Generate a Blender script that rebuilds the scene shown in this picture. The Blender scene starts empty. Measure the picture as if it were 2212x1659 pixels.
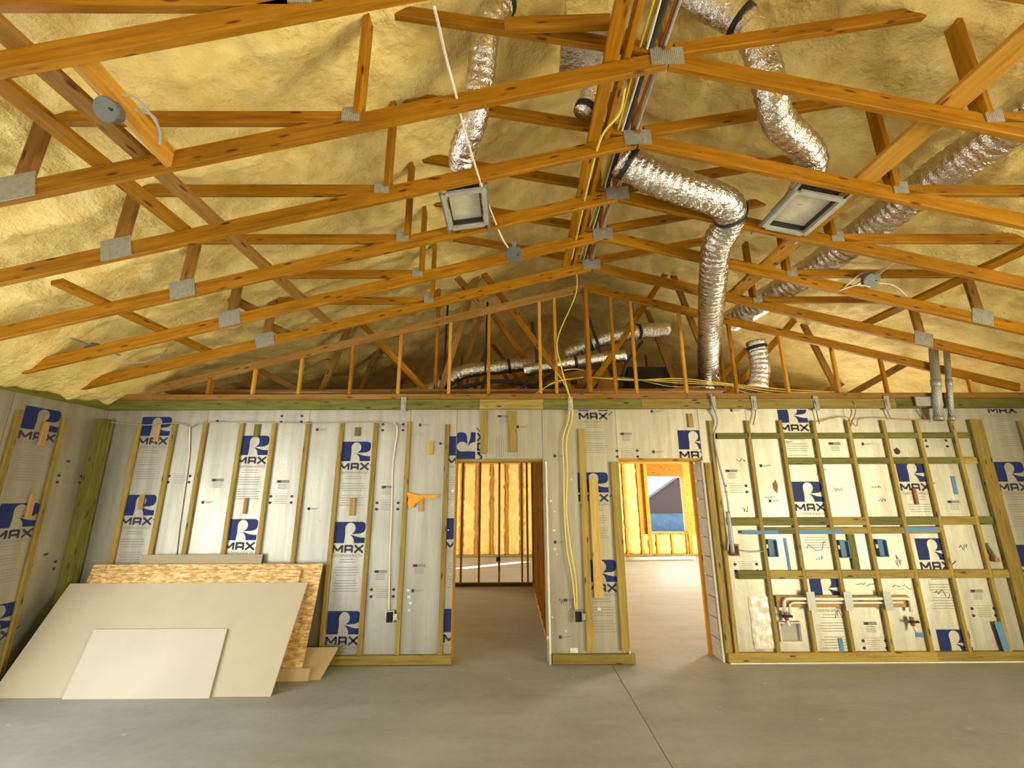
import bpy, bmesh, math, random
from mathutils import Vector, Matrix, noise

random.seed(7)
SC = bpy.context.scene
COL = SC.collection

# ------------------------------------------------------------------ camera
EYE = Vector((0, 0, 1.729))
FPX, PITCH, YAW, ROLL = 926.6, 0.2438, 0.006, -0.0038
_r0 = Vector((math.cos(YAW), -math.sin(YAW), 0))
_h = Vector((math.sin(YAW), math.cos(YAW), 0))
_z = Vector((0, 0, 1))
FWD = _h * math.cos(PITCH) + _z * math.sin(PITCH)
_u0 = _z * math.cos(PITCH) - _h * math.sin(PITCH)
RGT = _r0 * math.cos(ROLL) + _u0 * math.sin(ROLL)
UPV = _u0 * math.cos(ROLL) - _r0 * math.sin(ROLL)
cam_data = bpy.data.cameras.new('camera')
cam_data.sensor_width = 36
cam_data.lens = 36 * FPX / 2212
cam_data.clip_start = 0.02
cam_data.clip_end = 300
cam = bpy.data.objects.new('camera', cam_data)
COL.objects.link(cam)
cam.matrix_world = Matrix(((RGT.x, UPV.x, -FWD.x, EYE.x), (RGT.y, UPV.y, -FWD.y, EYE.y),
                           (RGT.z, UPV.z, -FWD.z, EYE.z), (0, 0, 0, 1)))
SC.camera = cam


def _ray(px, py):
    return FWD + RGT * ((px - 1106) / FPX) - UPV * ((py - 829.5) / FPX)


def atY(px, py, Y):          # point of the plane Y = const that is seen at a photo pixel
    d = _ray(px, py)
    return EYE + d * (Y / d.y)


def atX(px, py, X):
    d = _ray(px, py)
    return EYE + d * (X / d.x)


# ------------------------------------------------------------------ world, sun, window light, fill, exposure
world = bpy.data.worlds.new('sky')
SC.world = world
world.use_nodes = True
bg = world.node_tree.nodes['Background']
bg.inputs[0].default_value = (0.80, 0.90, 1.0, 1)
bg.inputs[1].default_value = 4.0


def lamp_area(name, loc, direction, sx, sy, power, color):
    d = bpy.data.lights.new(name, 'AREA')
    d.shape = 'RECTANGLE'
    d.size, d.size_y, d.energy, d.color = sx, sy, power, color
    o = bpy.data.objects.new(name, d)
    COL.objects.link(o)
    o.location = loc
    o.rotation_euler = Vector(direction).to_track_quat('-Z', 'Z').to_euler()
    return o


sun_d = bpy.data.lights.new('sun', 'SUN')
sun_d.energy, sun_d.angle, sun_d.color = 60, 0.009, (1.0, 0.90, 0.74)
sun = bpy.data.objects.new('sun', sun_d)
COL.objects.link(sun)
sun.rotation_euler = Vector((-1.65, -1.0, -1.11)).to_track_quat('-Z', 'Z').to_euler()

DAY = (1.0, 0.95, 0.84)
WARM = (1.0, 0.87, 0.53)
COOL = (0.93, 0.97, 1.0)
lamp_area('daylight_side_opening', (-4.98, 2.15, 1.25), (1, 0.0, -0.30), 2.3, 1.9, 70, DAY)
lamp_area('daylight_wide_opening', (7.0, -0.9, 1.2), (-1, 0.16, 0.16), 4.6, 2.2, 640, WARM)
lamp_area('daylight_front_opening', (-3.35, -4.5, 1.15), (0, 1, -0.1), 2.2, 2.1, 60, COOL)
lamp_area('daylight_rear_room_window', (6.95, 9.3, 1.45), (-1, 0, -0.45), 2.5, 1.25, 800, (1.0, 0.86, 0.62))
lamp_area('daylight_rear_left_window', (-5.05, 10.2, 1.4), (1, 0.05, -0.1), 2.6, 1.3, 330, (1.0, 0.82, 0.48))  # added warm fill for the rear left room, no known window there

vs = SC.view_settings
vs.view_transform = 'Standard'
vs.look = 'None'
vs.exposure = 0.45
vs.gamma = 1.0
vs.use_curve_mapping = False


# ------------------------------------------------------------------ materials
def mat_base(name):
    m = bpy.data.materials.new(name)
    m.use_nodes = True
    nt = m.node_tree
    return m, nt, nt.nodes, nt.links, nt.nodes['Principled BSDF']


def coords(nt, scale=(1, 1, 1), rnd=True, which='Object'):
    N, L = nt.nodes, nt.links
    tc = N.new('ShaderNodeTexCoord')
    mp = N.new('ShaderNodeMapping')
    mp.inputs['Scale'].default_value = scale
    L.new(tc.outputs[which], mp.inputs[0])
    if rnd:
        oi = N.new('ShaderNodeObjectInfo')
        mu = N.new('ShaderNodeMath')
        mu.operation = 'MULTIPLY'
        mu.inputs[1].default_value = 37.0
        L.new(oi.outputs['Random'], mu.inputs[0])
        cb = N.new('ShaderNodeCombineXYZ')
        for i in range(3):
            L.new(mu.outputs[0], cb.inputs[i])
        L.new(cb.outputs[0], mp.inputs['Location'])
    return mp.outputs[0]


def n_noise(nt, vec, scale, detail=4, rough=0.55):
    n = nt.nodes.new('ShaderNodeTexNoise')
    n.inputs['Scale'].default_value = scale
    n.inputs['Detail'].default_value = detail
    n.inputs['Roughness'].default_value = rough
    nt.links.new(vec, n.inputs['Vector'])
    return n.outputs['Fac']


def ramp(nt, fac, stops):
    r = nt.nodes.new('ShaderNodeValToRGB')
    els = r.color_ramp.elements
    while len(els) < len(stops):
        els.new(0.5)
    for e, (p, c) in zip(els, stops):
        e.position = p
        e.color = (c[0], c[1], c[2], 1) if not isinstance(c, (int, float)) else (c, c, c, 1)
    nt.links.new(fac, r.inputs[0])
    return r.outputs[0]


def mixc(nt, fac, a, b, mode='MIX'):
    m = nt.nodes.new('ShaderNodeMix')
    m.data_type = 'RGBA'
    m.blend_type = mode
    for sock, v in ((m.inputs['Factor'], fac), (m.inputs['A'], a), (m.inputs['B'], b)):
        if hasattr(v, 'node'):
            nt.links.new(v, sock)
        else:
            sock.default_value = v if isinstance(v, (int, float)) else (v[0], v[1], v[2], 1)
    # A/B sockets for RGBA are later in the list
    return m.outputs['Result']


def mixrgb(nt, fac, a, b, mode='MIX'):
    m = nt.nodes.new('ShaderNodeMixRGB')
    m.blend_type = mode
    for sock, v in zip(m.inputs, (fac, a, b)):
        if hasattr(v, 'node'):
            nt.links.new(v, sock)
        else:
            sock.default_value = v if isinstance(v, (int, float)) else (v[0], v[1], v[2], 1)
    return m.outputs[0]


def bump(nt, bsdf, height, strength=0.3, dist=0.01):
    b = nt.nodes.new('ShaderNodeBump')
    b.inputs['Strength'].default_value = strength
    b.inputs['Distance'].default_value = dist
    nt.links.new(height, b.inputs['Height'])
    nt.links.new(b.outputs[0], bsdf.inputs['Normal'])


def wood(name, dark, light, knot, rough=0.55, tint=0.22, knots=True):
    m, nt, N, L, B = mat_base(name)
    v = coords(nt, (1.2, 16, 16))
    g = n_noise(nt, v, 2.2, 6, 0.6)
    c = ramp(nt, g, [(0.3, dark), (0.68, light)])
    if knots:
        vo = N.new('ShaderNodeTexVoronoi')
        vo.inputs['Scale'].default_value = 1.0
        v2 = coords(nt, (4.2, 17, 17))
        L.new(v2, vo.inputs['Vector'])
        k = ramp(nt, vo.outputs['Distance'], [(0.10, 1.0), (0.20, 0.0)])
        c = mixrgb(nt, k, c, knot)
    oi = N.new('ShaderNodeObjectInfo')
    t = ramp(nt, oi.outputs['Random'], [(0, 1 - tint), (1, 1.0)])
    c = mixrgb(nt, 1.0, c, t, 'MULTIPLY')
    L.new(c, B.inputs['Base Color'])
    B.inputs['Roughness'].default_value = rough
    B.inputs['Specular IOR Level'].default_value = 0.18
    bump(nt, B, g, 0.2, 0.004)
    return m


def plain(name, color, rough=0.6, metal=0.0, var=0.12, scale=6.0, bmp=0.1):
    m, nt, N, L, B = mat_base(name)
    v = coords(nt)
    g = n_noise(nt, v, scale, 4)
    lo = tuple(c * (1 - var) for c in color)
    hi = tuple(min(1, c * (1 + var)) for c in color)
    L.new(ramp(nt, g, [(0.3, lo), (0.7, hi)]), B.inputs['Base Color'])
    B.inputs['Roughness'].default_value = rough
    B.inputs['Metallic'].default_value = metal
    if bmp:
        bump(nt, B, g, bmp, 0.01)
    return m


M = {}
M['truss'] = wood('yellow_pine', (0.225, 0.088, 0.0015), (0.43, 0.185, 0.006), (0.10, 0.030, 0.006))
M['truss_dull'] = wood('weathered_pine', (0.22, 0.105, 0.018), (0.34, 0.175, 0.040), (0.10, 0.035, 0.01))  # duller pine than the other truss wood
M['stud'] = wood('fir_stud', (0.44, 0.20, 0.018), (0.64, 0.33, 0.050), (0.15, 0.05, 0.015))
M['treated'] = wood('treated_pine', (0.24, 0.165, 0.030), (0.42, 0.305, 0.075), (0.08, 0.05, 0.015), tint=0.35)
M['green'] = wood('green_treated_pine', (0.095, 0.090, 0.014), (0.19, 0.172, 0.034), (0.05, 0.045, 0.015), tint=0.3)
M['pale'] = wood('pale_pine', (0.42, 0.28, 0.07), (0.60, 0.42, 0.13), (0.15, 0.07, 0.02))
M['block_wood'] = wood('offcut_pine', (0.36, 0.21, 0.07), (0.5, 0.32, 0.12), (0.1, 0.04, 0.015), tint=0.4)


def foil_mat():
    m, nt, N, L, B = mat_base('foil_facing')
    v = coords(nt, (5, 5, 0.35), which='Object')
    s = n_noise(nt, v, 2.0, 5, 0.6)
    v2 = coords(nt, (1, 1, 1))
    w = n_noise(nt, v2, 9, 4, 0.55)
    big = n_noise(nt, v2, 1.3, 2, 0.5)
    c = ramp(nt, s, [(0.25, (0.34, 0.32, 0.255)), (0.75, (0.51, 0.485, 0.40))])
    L.new(c, B.inputs['Base Color'])
    B.inputs['Metallic'].default_value = 0.85
    L.new(ramp(nt, big, [(0.3, 0.46), (0.7, 0.58)]), B.inputs['Roughness'])
    h = mixrgb(nt, 0.5, s, w)
    bump(nt, B, h, 0.32, 0.02)
    return m


M['foil'] = foil_mat()


def foam_mat():
    m, nt, N, L, B = mat_base('spray_foam')
    v = coords(nt, (1, 1, 1), rnd=False)
    a = n_noise(nt, v, 5.0, 5, 0.6)
    b = n_noise(nt, v, 22.0, 4, 0.6)
    c = ramp(nt, a, [(0.3, (0.68, 0.49, 0.14)), (0.55, (0.82, 0.63, 0.225)), (0.8, (0.90, 0.76, 0.34))])
    L.new(c, B.inputs['Base Color'])
    B.inputs['Roughness'].default_value = 0.62
    h = mixrgb(nt, 0.35, a, b)
    bump(nt, B, h, 1.0, 0.06)
    return m


M['foam'] = foam_mat()


def concrete_mat():
    m, nt, N, L, B = mat_base('concrete_slab')
    v = coords(nt, (1, 1, 1), rnd=False, which='Object')
    a = n_noise(nt, v, 0.9, 6, 0.62)
    b = n_noise(nt, v, 14, 5, 0.6)
    st = n_noise(nt, coords(nt, (0.5, 2.6, 1), rnd=False), 1.7, 5, 0.6)
    c = ramp(nt, a, [(0.3, (0.225, 0.245, 0.235)), (0.7, (0.385, 0.42, 0.415))])
    c = mixrgb(nt, 0.35, c, ramp(nt, st, [(0.35, (0.23, 0.235, 0.215)), (0.7, (0.47, 0.49, 0.475))]))
    c = mixrgb(nt, 0.2, c, ramp(nt, b, [(0.3, 0.26), (0.7, 0.46)]))
    sp = N.new('ShaderNodeTexVoronoi')
    sp.inputs['Scale'].default_value = 3.0
    L.new(v, sp.inputs['Vector'])
    c = mixrgb(nt, ramp(nt, sp.outputs['Distance'], [(0.028, 0.55), (0.05, 0.0)]), c, (0.62, 0.60, 0.55))
    L.new(c, B.inputs['Base Color'])
    L.new(ramp(nt, a, [(0.3, 0.42), (0.7, 0.62)]), B.inputs['Roughness'])
    bump(nt, B, b, 0.06, 0.01)
    return m


M['concrete'] = concrete_mat()


def duct_mat():
    m, nt, N, L, B = mat_base('silver_duct_jacket')
    v = coords(nt)
    a = n_noise(nt, v, 16, 4, 0.6)
    b = n_noise(nt, v, 45, 3, 0.6)
    L.new(ramp(nt, a, [(0.3, (0.62, 0.58, 0.52)), (0.7, (0.86, 0.83, 0.78))]), B.inputs['Base Color'])
    B.inputs['Metallic'].default_value = 1.0
    B.inputs['Roughness'].default_value = 0.24
    bump(nt, B, mixrgb(nt, 0.35, a, b), 0.9, 0.03)
    return m


M['duct'] = duct_mat()


def plate_mat():
    m, nt, N, L, B = mat_base('galvanized_plate')
    v = coords(nt)
    w = N.new('ShaderNodeTexWave')
    w.inputs['Scale'].default_value = 26
    L.new(v, w.inputs['Vector'])
    g = n_noise(nt, v, 40, 3)
    L.new(ramp(nt, g, [(0.3, (0.30, 0.295, 0.26)), (0.7, (0.42, 0.415, 0.37))]), B.inputs['Base Color'])
    B.inputs['Metallic'].default_value = 0.55
    B.inputs['Roughness'].default_value = 0.5
    bump(nt, B, w.outputs['Fac'], 0.5, 0.004)
    return m


M['plate'] = plate_mat()


def osb_mat():
    m, nt, N, L, B = mat_base('strand_board')
    v = coords(nt, (16, 55, 55))
    vo = N.new('ShaderNodeTexVoronoi')
    vo.inputs['Scale'].default_value = 1.3
    L.new(v, vo.inputs['Vector'])
    sp = N.new('ShaderNodeSeparateColor')
    L.new(vo.outputs['Color'], sp.inputs[0])
    c = ramp(nt, sp.outputs[0], [(0.05, (0.40, 0.22, 0.06)), (0.5, (0.58, 0.37, 0.13)), (0.95, (0.78, 0.57, 0.26))])
    L.new(c, B.inputs['Base Color'])
    B.inputs['Roughness'].default_value = 0.6
    bump(nt, B, sp.outputs[1], 0.3, 0.006)
    return m


M['osb'] = osb_mat()
M['drywall'] = plain('drywall_paper', (0.46, 0.41, 0.30), 0.7, var=0.05, scale=3, bmp=0.02)
M['drywall_front'] = plain('drywall_paper_pale', (0.49, 0.455, 0.37), 0.65, var=0.06, scale=2.2, bmp=0.02)
M['cardboard'] = plain('tan_paper', (0.50, 0.38, 0.21), 0.7, var=0.06, bmp=0.02)
M['greyboard'] = plain('grey_board_paper', (0.36, 0.30, 0.19), 0.75, var=0.06, bmp=0.02)
M['cmu'] = plain('concrete_block', (0.42, 0.41, 0.38), 0.9, var=0.16, scale=30, bmp=0.4)
M['white_edge'] = plain('white_foam_edge', (0.66, 0.62, 0.51), 0.8, var=0.1, scale=30, bmp=0.4)
M['metal'] = plain('galvanized_metal', (0.52, 0.52, 0.50), 0.38, 0.9, var=0.2, scale=14, bmp=0.05)
M['boot'] = plain('galvanized_boot', (0.47, 0.48, 0.44), 0.5, 0.45, var=0.12, scale=10, bmp=0.03)
M['boot_lining'] = plain('boot_film', (0.66, 0.60, 0.46), 0.4, 0.2, var=0.12, scale=12, bmp=0.25)
M['black'] = plain('black_strap', (0.012, 0.012, 0.012), 0.5, var=0.1, bmp=0.0)
M['black_foam'] = plain('black_insulation', (0.03, 0.028, 0.024), 0.8, var=0.1, bmp=0.1)
M['copper'] = plain('copper_pipe', (0.45, 0.17, 0.08), 0.35, 0.8, var=0.1, bmp=0.0)
M['yellow'] = plain('yellow_cable', (0.72, 0.56, 0.10), 0.45, var=0.08, bmp=0.0)
M['white_cable'] = plain('white_cable', (0.70, 0.66, 0.56), 0.5, var=0.06, bmp=0.0)
M['grey_cable'] = plain('grey_cable', (0.34, 0.33, 0.29), 0.5, var=0.06, bmp=0.0)
M['pvc'] = plain('pvc_pipe', (0.74, 0.70, 0.60), 0.4, var=0.05, bmp=0.0)
M['grey_pipe'] = plain('grey_conduit', (0.33, 0.32, 0.28), 0.45, 0.3, var=0.1, bmp=0.0)
M['box_steel'] = plain('dull_box_steel', (0.13, 0.13, 0.115), 0.5, 0.3, var=0.15, scale=20, bmp=0.0)
M['blue_box'] = plain('blue_plastic', (0.035, 0.11, 0.23), 0.5, var=0.1, bmp=0.0)
M['tape'] = plain('blue_tape', (0.07, 0.20, 0.36), 0.6, var=0.1, bmp=0.0)
M['orange'] = plain('orange_cloth', (0.80, 0.33, 0.03), 0.7, var=0.15, scale=20, bmp=0.3)
M['ink'] = plain('navy_ink', (0.020, 0.030, 0.115), 0.45, var=0.1, bmp=0.0)
M['ink_black'] = plain('black_ink', (0.05, 0.05, 0.075), 0.5, var=0.1, bmp=0.0)
M['ink_pale'] = plain('pale_grey_ink', (0.24, 0.23, 0.21), 0.5, var=0.08, bmp=0.0)
for k_ in ('ink', 'ink_black', 'ink_pale'):
    M[k_].node_tree.nodes['Principled BSDF'].inputs['Specular IOR Level'].default_value = 0.08
M['rust'] = plain('brown_stain', (0.28, 0.10, 0.03), 0.7, var=0.2, bmp=0.0)
M['dark'] = plain('dark_hole', (0.03, 0.022, 0.015), 0.8, var=0.2, bmp=0.0)
M['plastic_bag'] = plain('clear_plastic', (0.70, 0.67, 0.58), 0.25, 0.1, var=0.15, scale=18, bmp=0.8)
M['roof_brown'] = plain('brown_shingle', (0.022, 0.014, 0.014), 0.8, var=0.2, scale=14, bmp=0.2)
M['tarp'] = plain('blue_tarp', (0.010, 0.055, 0.12), 0.45, var=0.35, scale=5, bmp=0.4)
M['sand'] = plain('sandy_ground', (0.40, 0.36, 0.28), 0.9, var=0.2, scale=2, bmp=0.2)
M['glass'] = plain('clear_film', (1, 1, 1), 0.05, bmp=0)

# ------------------------------------------------------------------ object helpers
WM = {}


def link(name, mesh, mat, parent=None, mw=None, smooth=False):
    o = bpy.data.objects.new(name, mesh)
    COL.objects.link(o)
    if mat is not None and mesh is not None and not mesh.materials:
        mesh.materials.append(M[mat])
    mw = mw or Matrix()
    WM[o.name] = mw.copy()
    if parent is not None:
        o.parent = parent
        o.matrix_basis = WM[parent.name].inverted() @ mw
    else:
        o.matrix_basis = mw
    return o


def tag(o, label=None, cat=None, group=None, kind=None):
    if label:
        o['label'] = label
    if cat:
        o['category'] = cat
    if group:
        o['group'] = group
    if kind:
        o['kind'] = kind
    return o


def thing(name, loc, label, cat, group=None, kind=None):
    o = bpy.data.objects.new(name, None)
    o.empty_display_size = 0.1
    COL.objects.link(o)
    mw = Matrix.Translation(Vector(loc))
    o.matrix_basis = mw
    WM[o.name] = mw
    return tag(o, label, cat, group, kind)


def mesh_from(name, verts, faces, smooth=False):
    me = bpy.data.meshes.new(name)
    me.from_pydata([tuple(v) for v in verts], [], faces)
    if smooth:
        me.polygons.foreach_set('use_smooth', [True] * len(me.polygons))
    me.update()
    return me


_beam_cache = {}


def beam_mesh(l, w, h, mat, c=0.004):
    key = (round(l, 3), round(w, 4), round(h, 4), mat)
    if key in _beam_cache:
        return _beam_cache[key]
    c = min(c, w * 0.2, h * 0.2)
    y, z = w / 2, h / 2
    ring = [(y, z - c), (y - c, z), (-y + c, z), (-y, z - c), (-y, -z + c), (-y + c, -z), (y - c, -z), (y, -z + c)]
    v = [(-l / 2, a, b) for a, b in ring] + [(l / 2, a, b) for a, b in ring]
    f = [(i, 8 + i, 8 + (i + 1) % 8, (i + 1) % 8) for i in range(8)]
    f += [tuple(range(7, -1, -1))[::-1], tuple(range(8, 16))[::-1]]
    me = mesh_from('beam', v, f)
    bm = bmesh.new()
    bm.from_mesh(me)
    bmesh.ops.recalc_face_normals(bm, faces=bm.faces)
    bm.to_mesh(me)
    bm.free()
    me.materials.append(M[mat])
    _beam_cache[key] = me
    return me


def beam(name, p0, p1, w, h, mat, parent=None, up=(0, 0, 1)):
    """board from p0 to p1, w across (sideways), h along up"""
    p0, p1 = Vector(p0), Vector(p1)
    x = (p1 - p0)
    l = x.length
    x.normalize()
    up = Vector(up)
    y = up.cross(x)
    if y.length < 1e-4:
        y = Vector((0, 1, 0)).cross(x)
        if y.length < 1e-4:
            y = Vector((1, 0, 0)).cross(x)
    y.normalize()
    z = x.cross(y)
    c = (p0 + p1) / 2
    mw = Matrix(((x.x, y.x, z.x, c.x), (x.y, y.y, z.y, c.y), (x.z, y.z, z.z, c.z), (0, 0, 0, 1)))
    return link(name, beam_mesh(l, w, h, mat), None, parent, mw)


def box(name, lo, hi, mat, parent=None):
    lo, hi = Vector(lo), Vector(hi)
    c = (lo + hi) / 2
    d = hi - lo
    return link(name, box_mesh(d, mat), None, parent, Matrix.Translation(c))


_box_cache = {}


def box_mesh(d, mat):
    key = (round(d.x, 4), round(d.y, 4), round(d.z, 4), mat)
    if key in _box_cache:
        return _box_cache[key]
    x, y, z = d.x / 2, d.y / 2, d.z / 2
    v = [(a, b, c) for a in (-x, x) for b in (-y, y) for c in (-z, z)]
    f = [(0, 1, 3, 2), (4, 6, 7, 5), (0, 4, 5, 1), (2, 3, 7, 6), (0, 2, 6, 4), (1, 5, 7, 3)]
    me = mesh_from('box', v, f)
    me.materials.append(M[mat])
    _box_cache[key] = me
    return me


def multibox(name, boxes, mat, parent=None):
    v, f = [], []
    for lo, hi in boxes:
        n = len(v)
        v += [(a, b, c) for a in (lo[0], hi[0]) for b in (lo[1], hi[1]) for c in (lo[2], hi[2])]
        f += [tuple(n + i for i in q) for q in ((0, 1, 3, 2), (4, 6, 7, 5), (0, 4, 5, 1), (2, 3, 7, 6), (0, 2, 6, 4), (1, 5, 7, 3))]
    return link(name, mesh_from(name, v, f), mat, parent)


def spline(pts, n=10):
    pts = [Vector(p) for p in pts]
    if len(pts) == 2:
        return [pts[0].lerp(pts[1], i / n) for i in range(n + 1)]
    P = [pts[0] * 2 - pts[1]] + pts + [pts[-1] * 2 - pts[-2]]
    out = []
    for i in range(1, len(P) - 2):
        a, b, c, d = P[i - 1:i + 3]
        for k in range(n):
            t = k / n
            out.append(0.5 * ((2 * b) + (c - a) * t + (2 * a - 5 * b + 4 * c - d) * t * t + (3 * b - a - 3 * c + d) * t ** 3))
    out.append(pts[-1])
    return out


def resample(path, step):
    out = [path[0]]
    acc = 0.0
    for a, b in zip(path, path[1:]):
        l = (b - a).length
        while acc + l >= step:
            t = (step - acc) / l
            a = a.lerp(b, t)
            out.append(a.copy())
            l = (b - a).length
            acc = 0.0
        acc += l
    return out


def tube_mesh(name, path, rad, sides=8, caps=True, smooth=True):
    v, f = [], []
    n = len(path)
    prev = None
    for i, p in enumerate(path):
        t = (path[min(i + 1, n - 1)] - path[max(i - 1, 0)]).normalized()
        if prev is None:
            a = t.orthogonal().normalized()
        else:
            a = (prev - t * prev.dot(t)).normalized()
        prev = a
        b = t.cross(a)
        for k in range(sides):
            an = 2 * math.pi * k / sides
            r = rad(i, k) if callable(rad) else rad
            v.append(p + (a * math.cos(an) + b * math.sin(an)) * r)
    for i in range(n - 1):
        for k in range(sides):
            k2 = (k + 1) % sides
            f.append((i * sides + k, i * sides + k2, (i + 1) * sides + k2, (i + 1) * sides + k))
    if caps:
        f.append(tuple(range(sides))[::-1])
        f.append(tuple(range((n - 1) * sides, n * sides)))
    return mesh_from(name, v, f, smooth)


def cable(name, pts, r, mat, label=None, cat='cable', parent=None, n=8, group=None, sides=6):
    o = link(name, tube_mesh(name, spline(pts, n), r, sides), mat, parent)
    if label:
        tag(o, label, cat, group)
    return o


def flex_duct(pts, r, label, straps=(), rough=1.0):
    path = resample(spline(pts, 14), 0.014)
    root = thing('flex_duct', path[-1], label, 'duct', 'flexible silver ducts')
    seed = random.random() * 50

    def rad(i, k):
        s = i * 0.014
        rib = abs(math.sin(s * math.pi / 0.062))
        nz = noise.noise(Vector((s * 9 + seed, k * 0.9, seed)))
        return r * (0.93 + 0.07 * rib + 0.06 * nz * rough)
    sl = link('duct_sleeve', tube_mesh('duct_sleeve', path, rad, 20), 'duct', root)
    for t in straps:
        i = max(1, min(len(path) - 3, int(t * len(path))))
        link('strap', tube_mesh('strap', path[i - 1:i + 3], r * 1.05, 20), 'black', sl)
    return root


def xz_polygon(name, pts, y0, y1, mat, parent=None):
    n = len(pts)
    v = [(p[0], y0, p[1]) for p in pts] + [(p[0], y1, p[1]) for p in pts]
    f = [tuple(range(n)), tuple(range(2 * n - 1, n - 1, -1))]
    f += [(i, i + n, (i + 1) % n + n, (i + 1) % n) for i in range(n)]
    return link(name, mesh_from(name, v, f), mat, parent)


# ------------------------------------------------------------------ dimensions of the place
XR = 0.95                    # ridge
XL, XQ = -4.70, 6.60         # side wall faces
YB = 4.98                    # foil face of the rear wall
YS = 4.95                    # face of the strips on it
ZA, SL = 4.247, 0.2545       # scissor chord apex height and slope
TY = [4.4805 - 0.61 * k for k in range(6)]   # trusses from the far one to the near one
HEAD = 2.075
D1 = (-0.615, 0.405)
D2 = (1.244, 2.215)
YFAR = 12.4


def chord_z(x):
    return ZA - SL * abs(x - XR)


def roof_z(x):
    z = 4.579 + 0.417 * 1.80 - 0.417 * abs(x - XR)
    d = min(x - XL, XQ - x)
    if d < 0.7:
        t = max(0.0, d / 0.7)
        z = 2.72 + (z - 2.72) * (t * t * (3 - 2 * t)) ** 0.6
    return z


# ------------------------------------------------------------------ structure: floor
def slab(name, x0, x1, y0, y1):
    return box(name, (x0, y0, -0.12), (x1, y1, 0), 'concrete', floor)


floor = box('floor', (-5.3, -4.4, -0.2), (7.2, 12.6, -0.12), 'concrete')
tag(floor, 'grey troweled concrete slab floor with a saw cut joint', 'floor', kind='structure')
slab('floor_slab', -5.3, 1.037, -4.4, 12.6)
slab('floor_slab', 1.043, 7.2, -4.4, 12.6)

# ------------------------------------------------------------------ structure: roof underside sprayed with foam
def build_ceiling():
    xs = []
    x = -5.25
    while x < 7.16:
        xs.append(x)
        x += 0.036
    ys = []
    y = -4.35
    while y < 12.6:
        ys.append(y)
        y += 0.036 if 0.9 < y < 5.4 else 0.13
    v, f = [], []
    for x in xs:
        z0 = roof_z(x)
        for y in ys:
            n1 = noise.noise(Vector((x * 1.7, y * 1.9, 3.1)))
            n2 = noise.noise(Vector((x * 6.5, y * 5.0, 9.7)))
            n3 = noise.noise(Vector((x * 14, y * 11, 1.3)))
            tr = abs(((y - TY[0]) / 0.61 + 0.5) % 1.0 - 0.5) * 0.61     # distance to a top chord
            swell = -0.035 * math.exp(-(tr / 0.07) ** 2)
            v.append((x, y, z0 + 0.055 * n1 + 0.040 * n2 + 0.024 * n3 + swell))
    ny = len(ys)
    for i in range(len(xs) - 1):
        for j in range(ny - 1):
            f.append((i * ny + j, i * ny + j + 1, (i + 1) * ny + j + 1, (i + 1) * ny + j))
    o = link('ceiling', mesh_from('ceiling', v, f, True), 'foam')
    tag(o, 'vaulted roof underside coated in lumpy cream spray foam', 'ceiling', kind='structure')


build_ceiling()

# ------------------------------------------------------------------ printed marks on the foil boards
def bm_poly(bm, pts, mi, ox=0, oz=0):
    vs_ = [bm.verts.new((ox + p[0], 0, oz + p[1])) for p in pts]
    fc = bm.faces.new(vs_)
    fc.material_index = mi
    return fc


def bm_stroke(bm, a, b, w, mi):
    a, b = Vector((a[0], a[1])), Vector((b[0], b[1]))
    d = (b - a).normalized()
    n = Vector((-d.y, d.x)) * w / 2
    bm_poly(bm, [(a - n), (b - n), (b + n), (a + n)], mi)


_font_cache = {}


def text_polys(s, size):
    if s in _font_cache:
        return _font_cache[s]
    cu = bpy.data.curves.new('lettering', 'FONT')
    cu.body = s
    cu.size = size
    cu.align_x = 'CENTER'
    cu.align_y = 'CENTER'
    ob = bpy.data.objects.new('lettering', cu)
    COL.objects.link(ob)
    dg = bpy.context.evaluated_depsgraph_get()
    me = bpy.data.meshes.new_from_object(ob.evaluated_get(dg))
    res = ([tuple(v.co) for v in me.vertices], [tuple(p.vertices) for p in me.polygons])
    bpy.data.objects.remove(ob)
    bpy.data.curves.remove(cu)
    bpy.data.meshes.remove(me)
    _font_cache[s] = res
    return res


LW, LH = 0.345, 0.222


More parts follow.
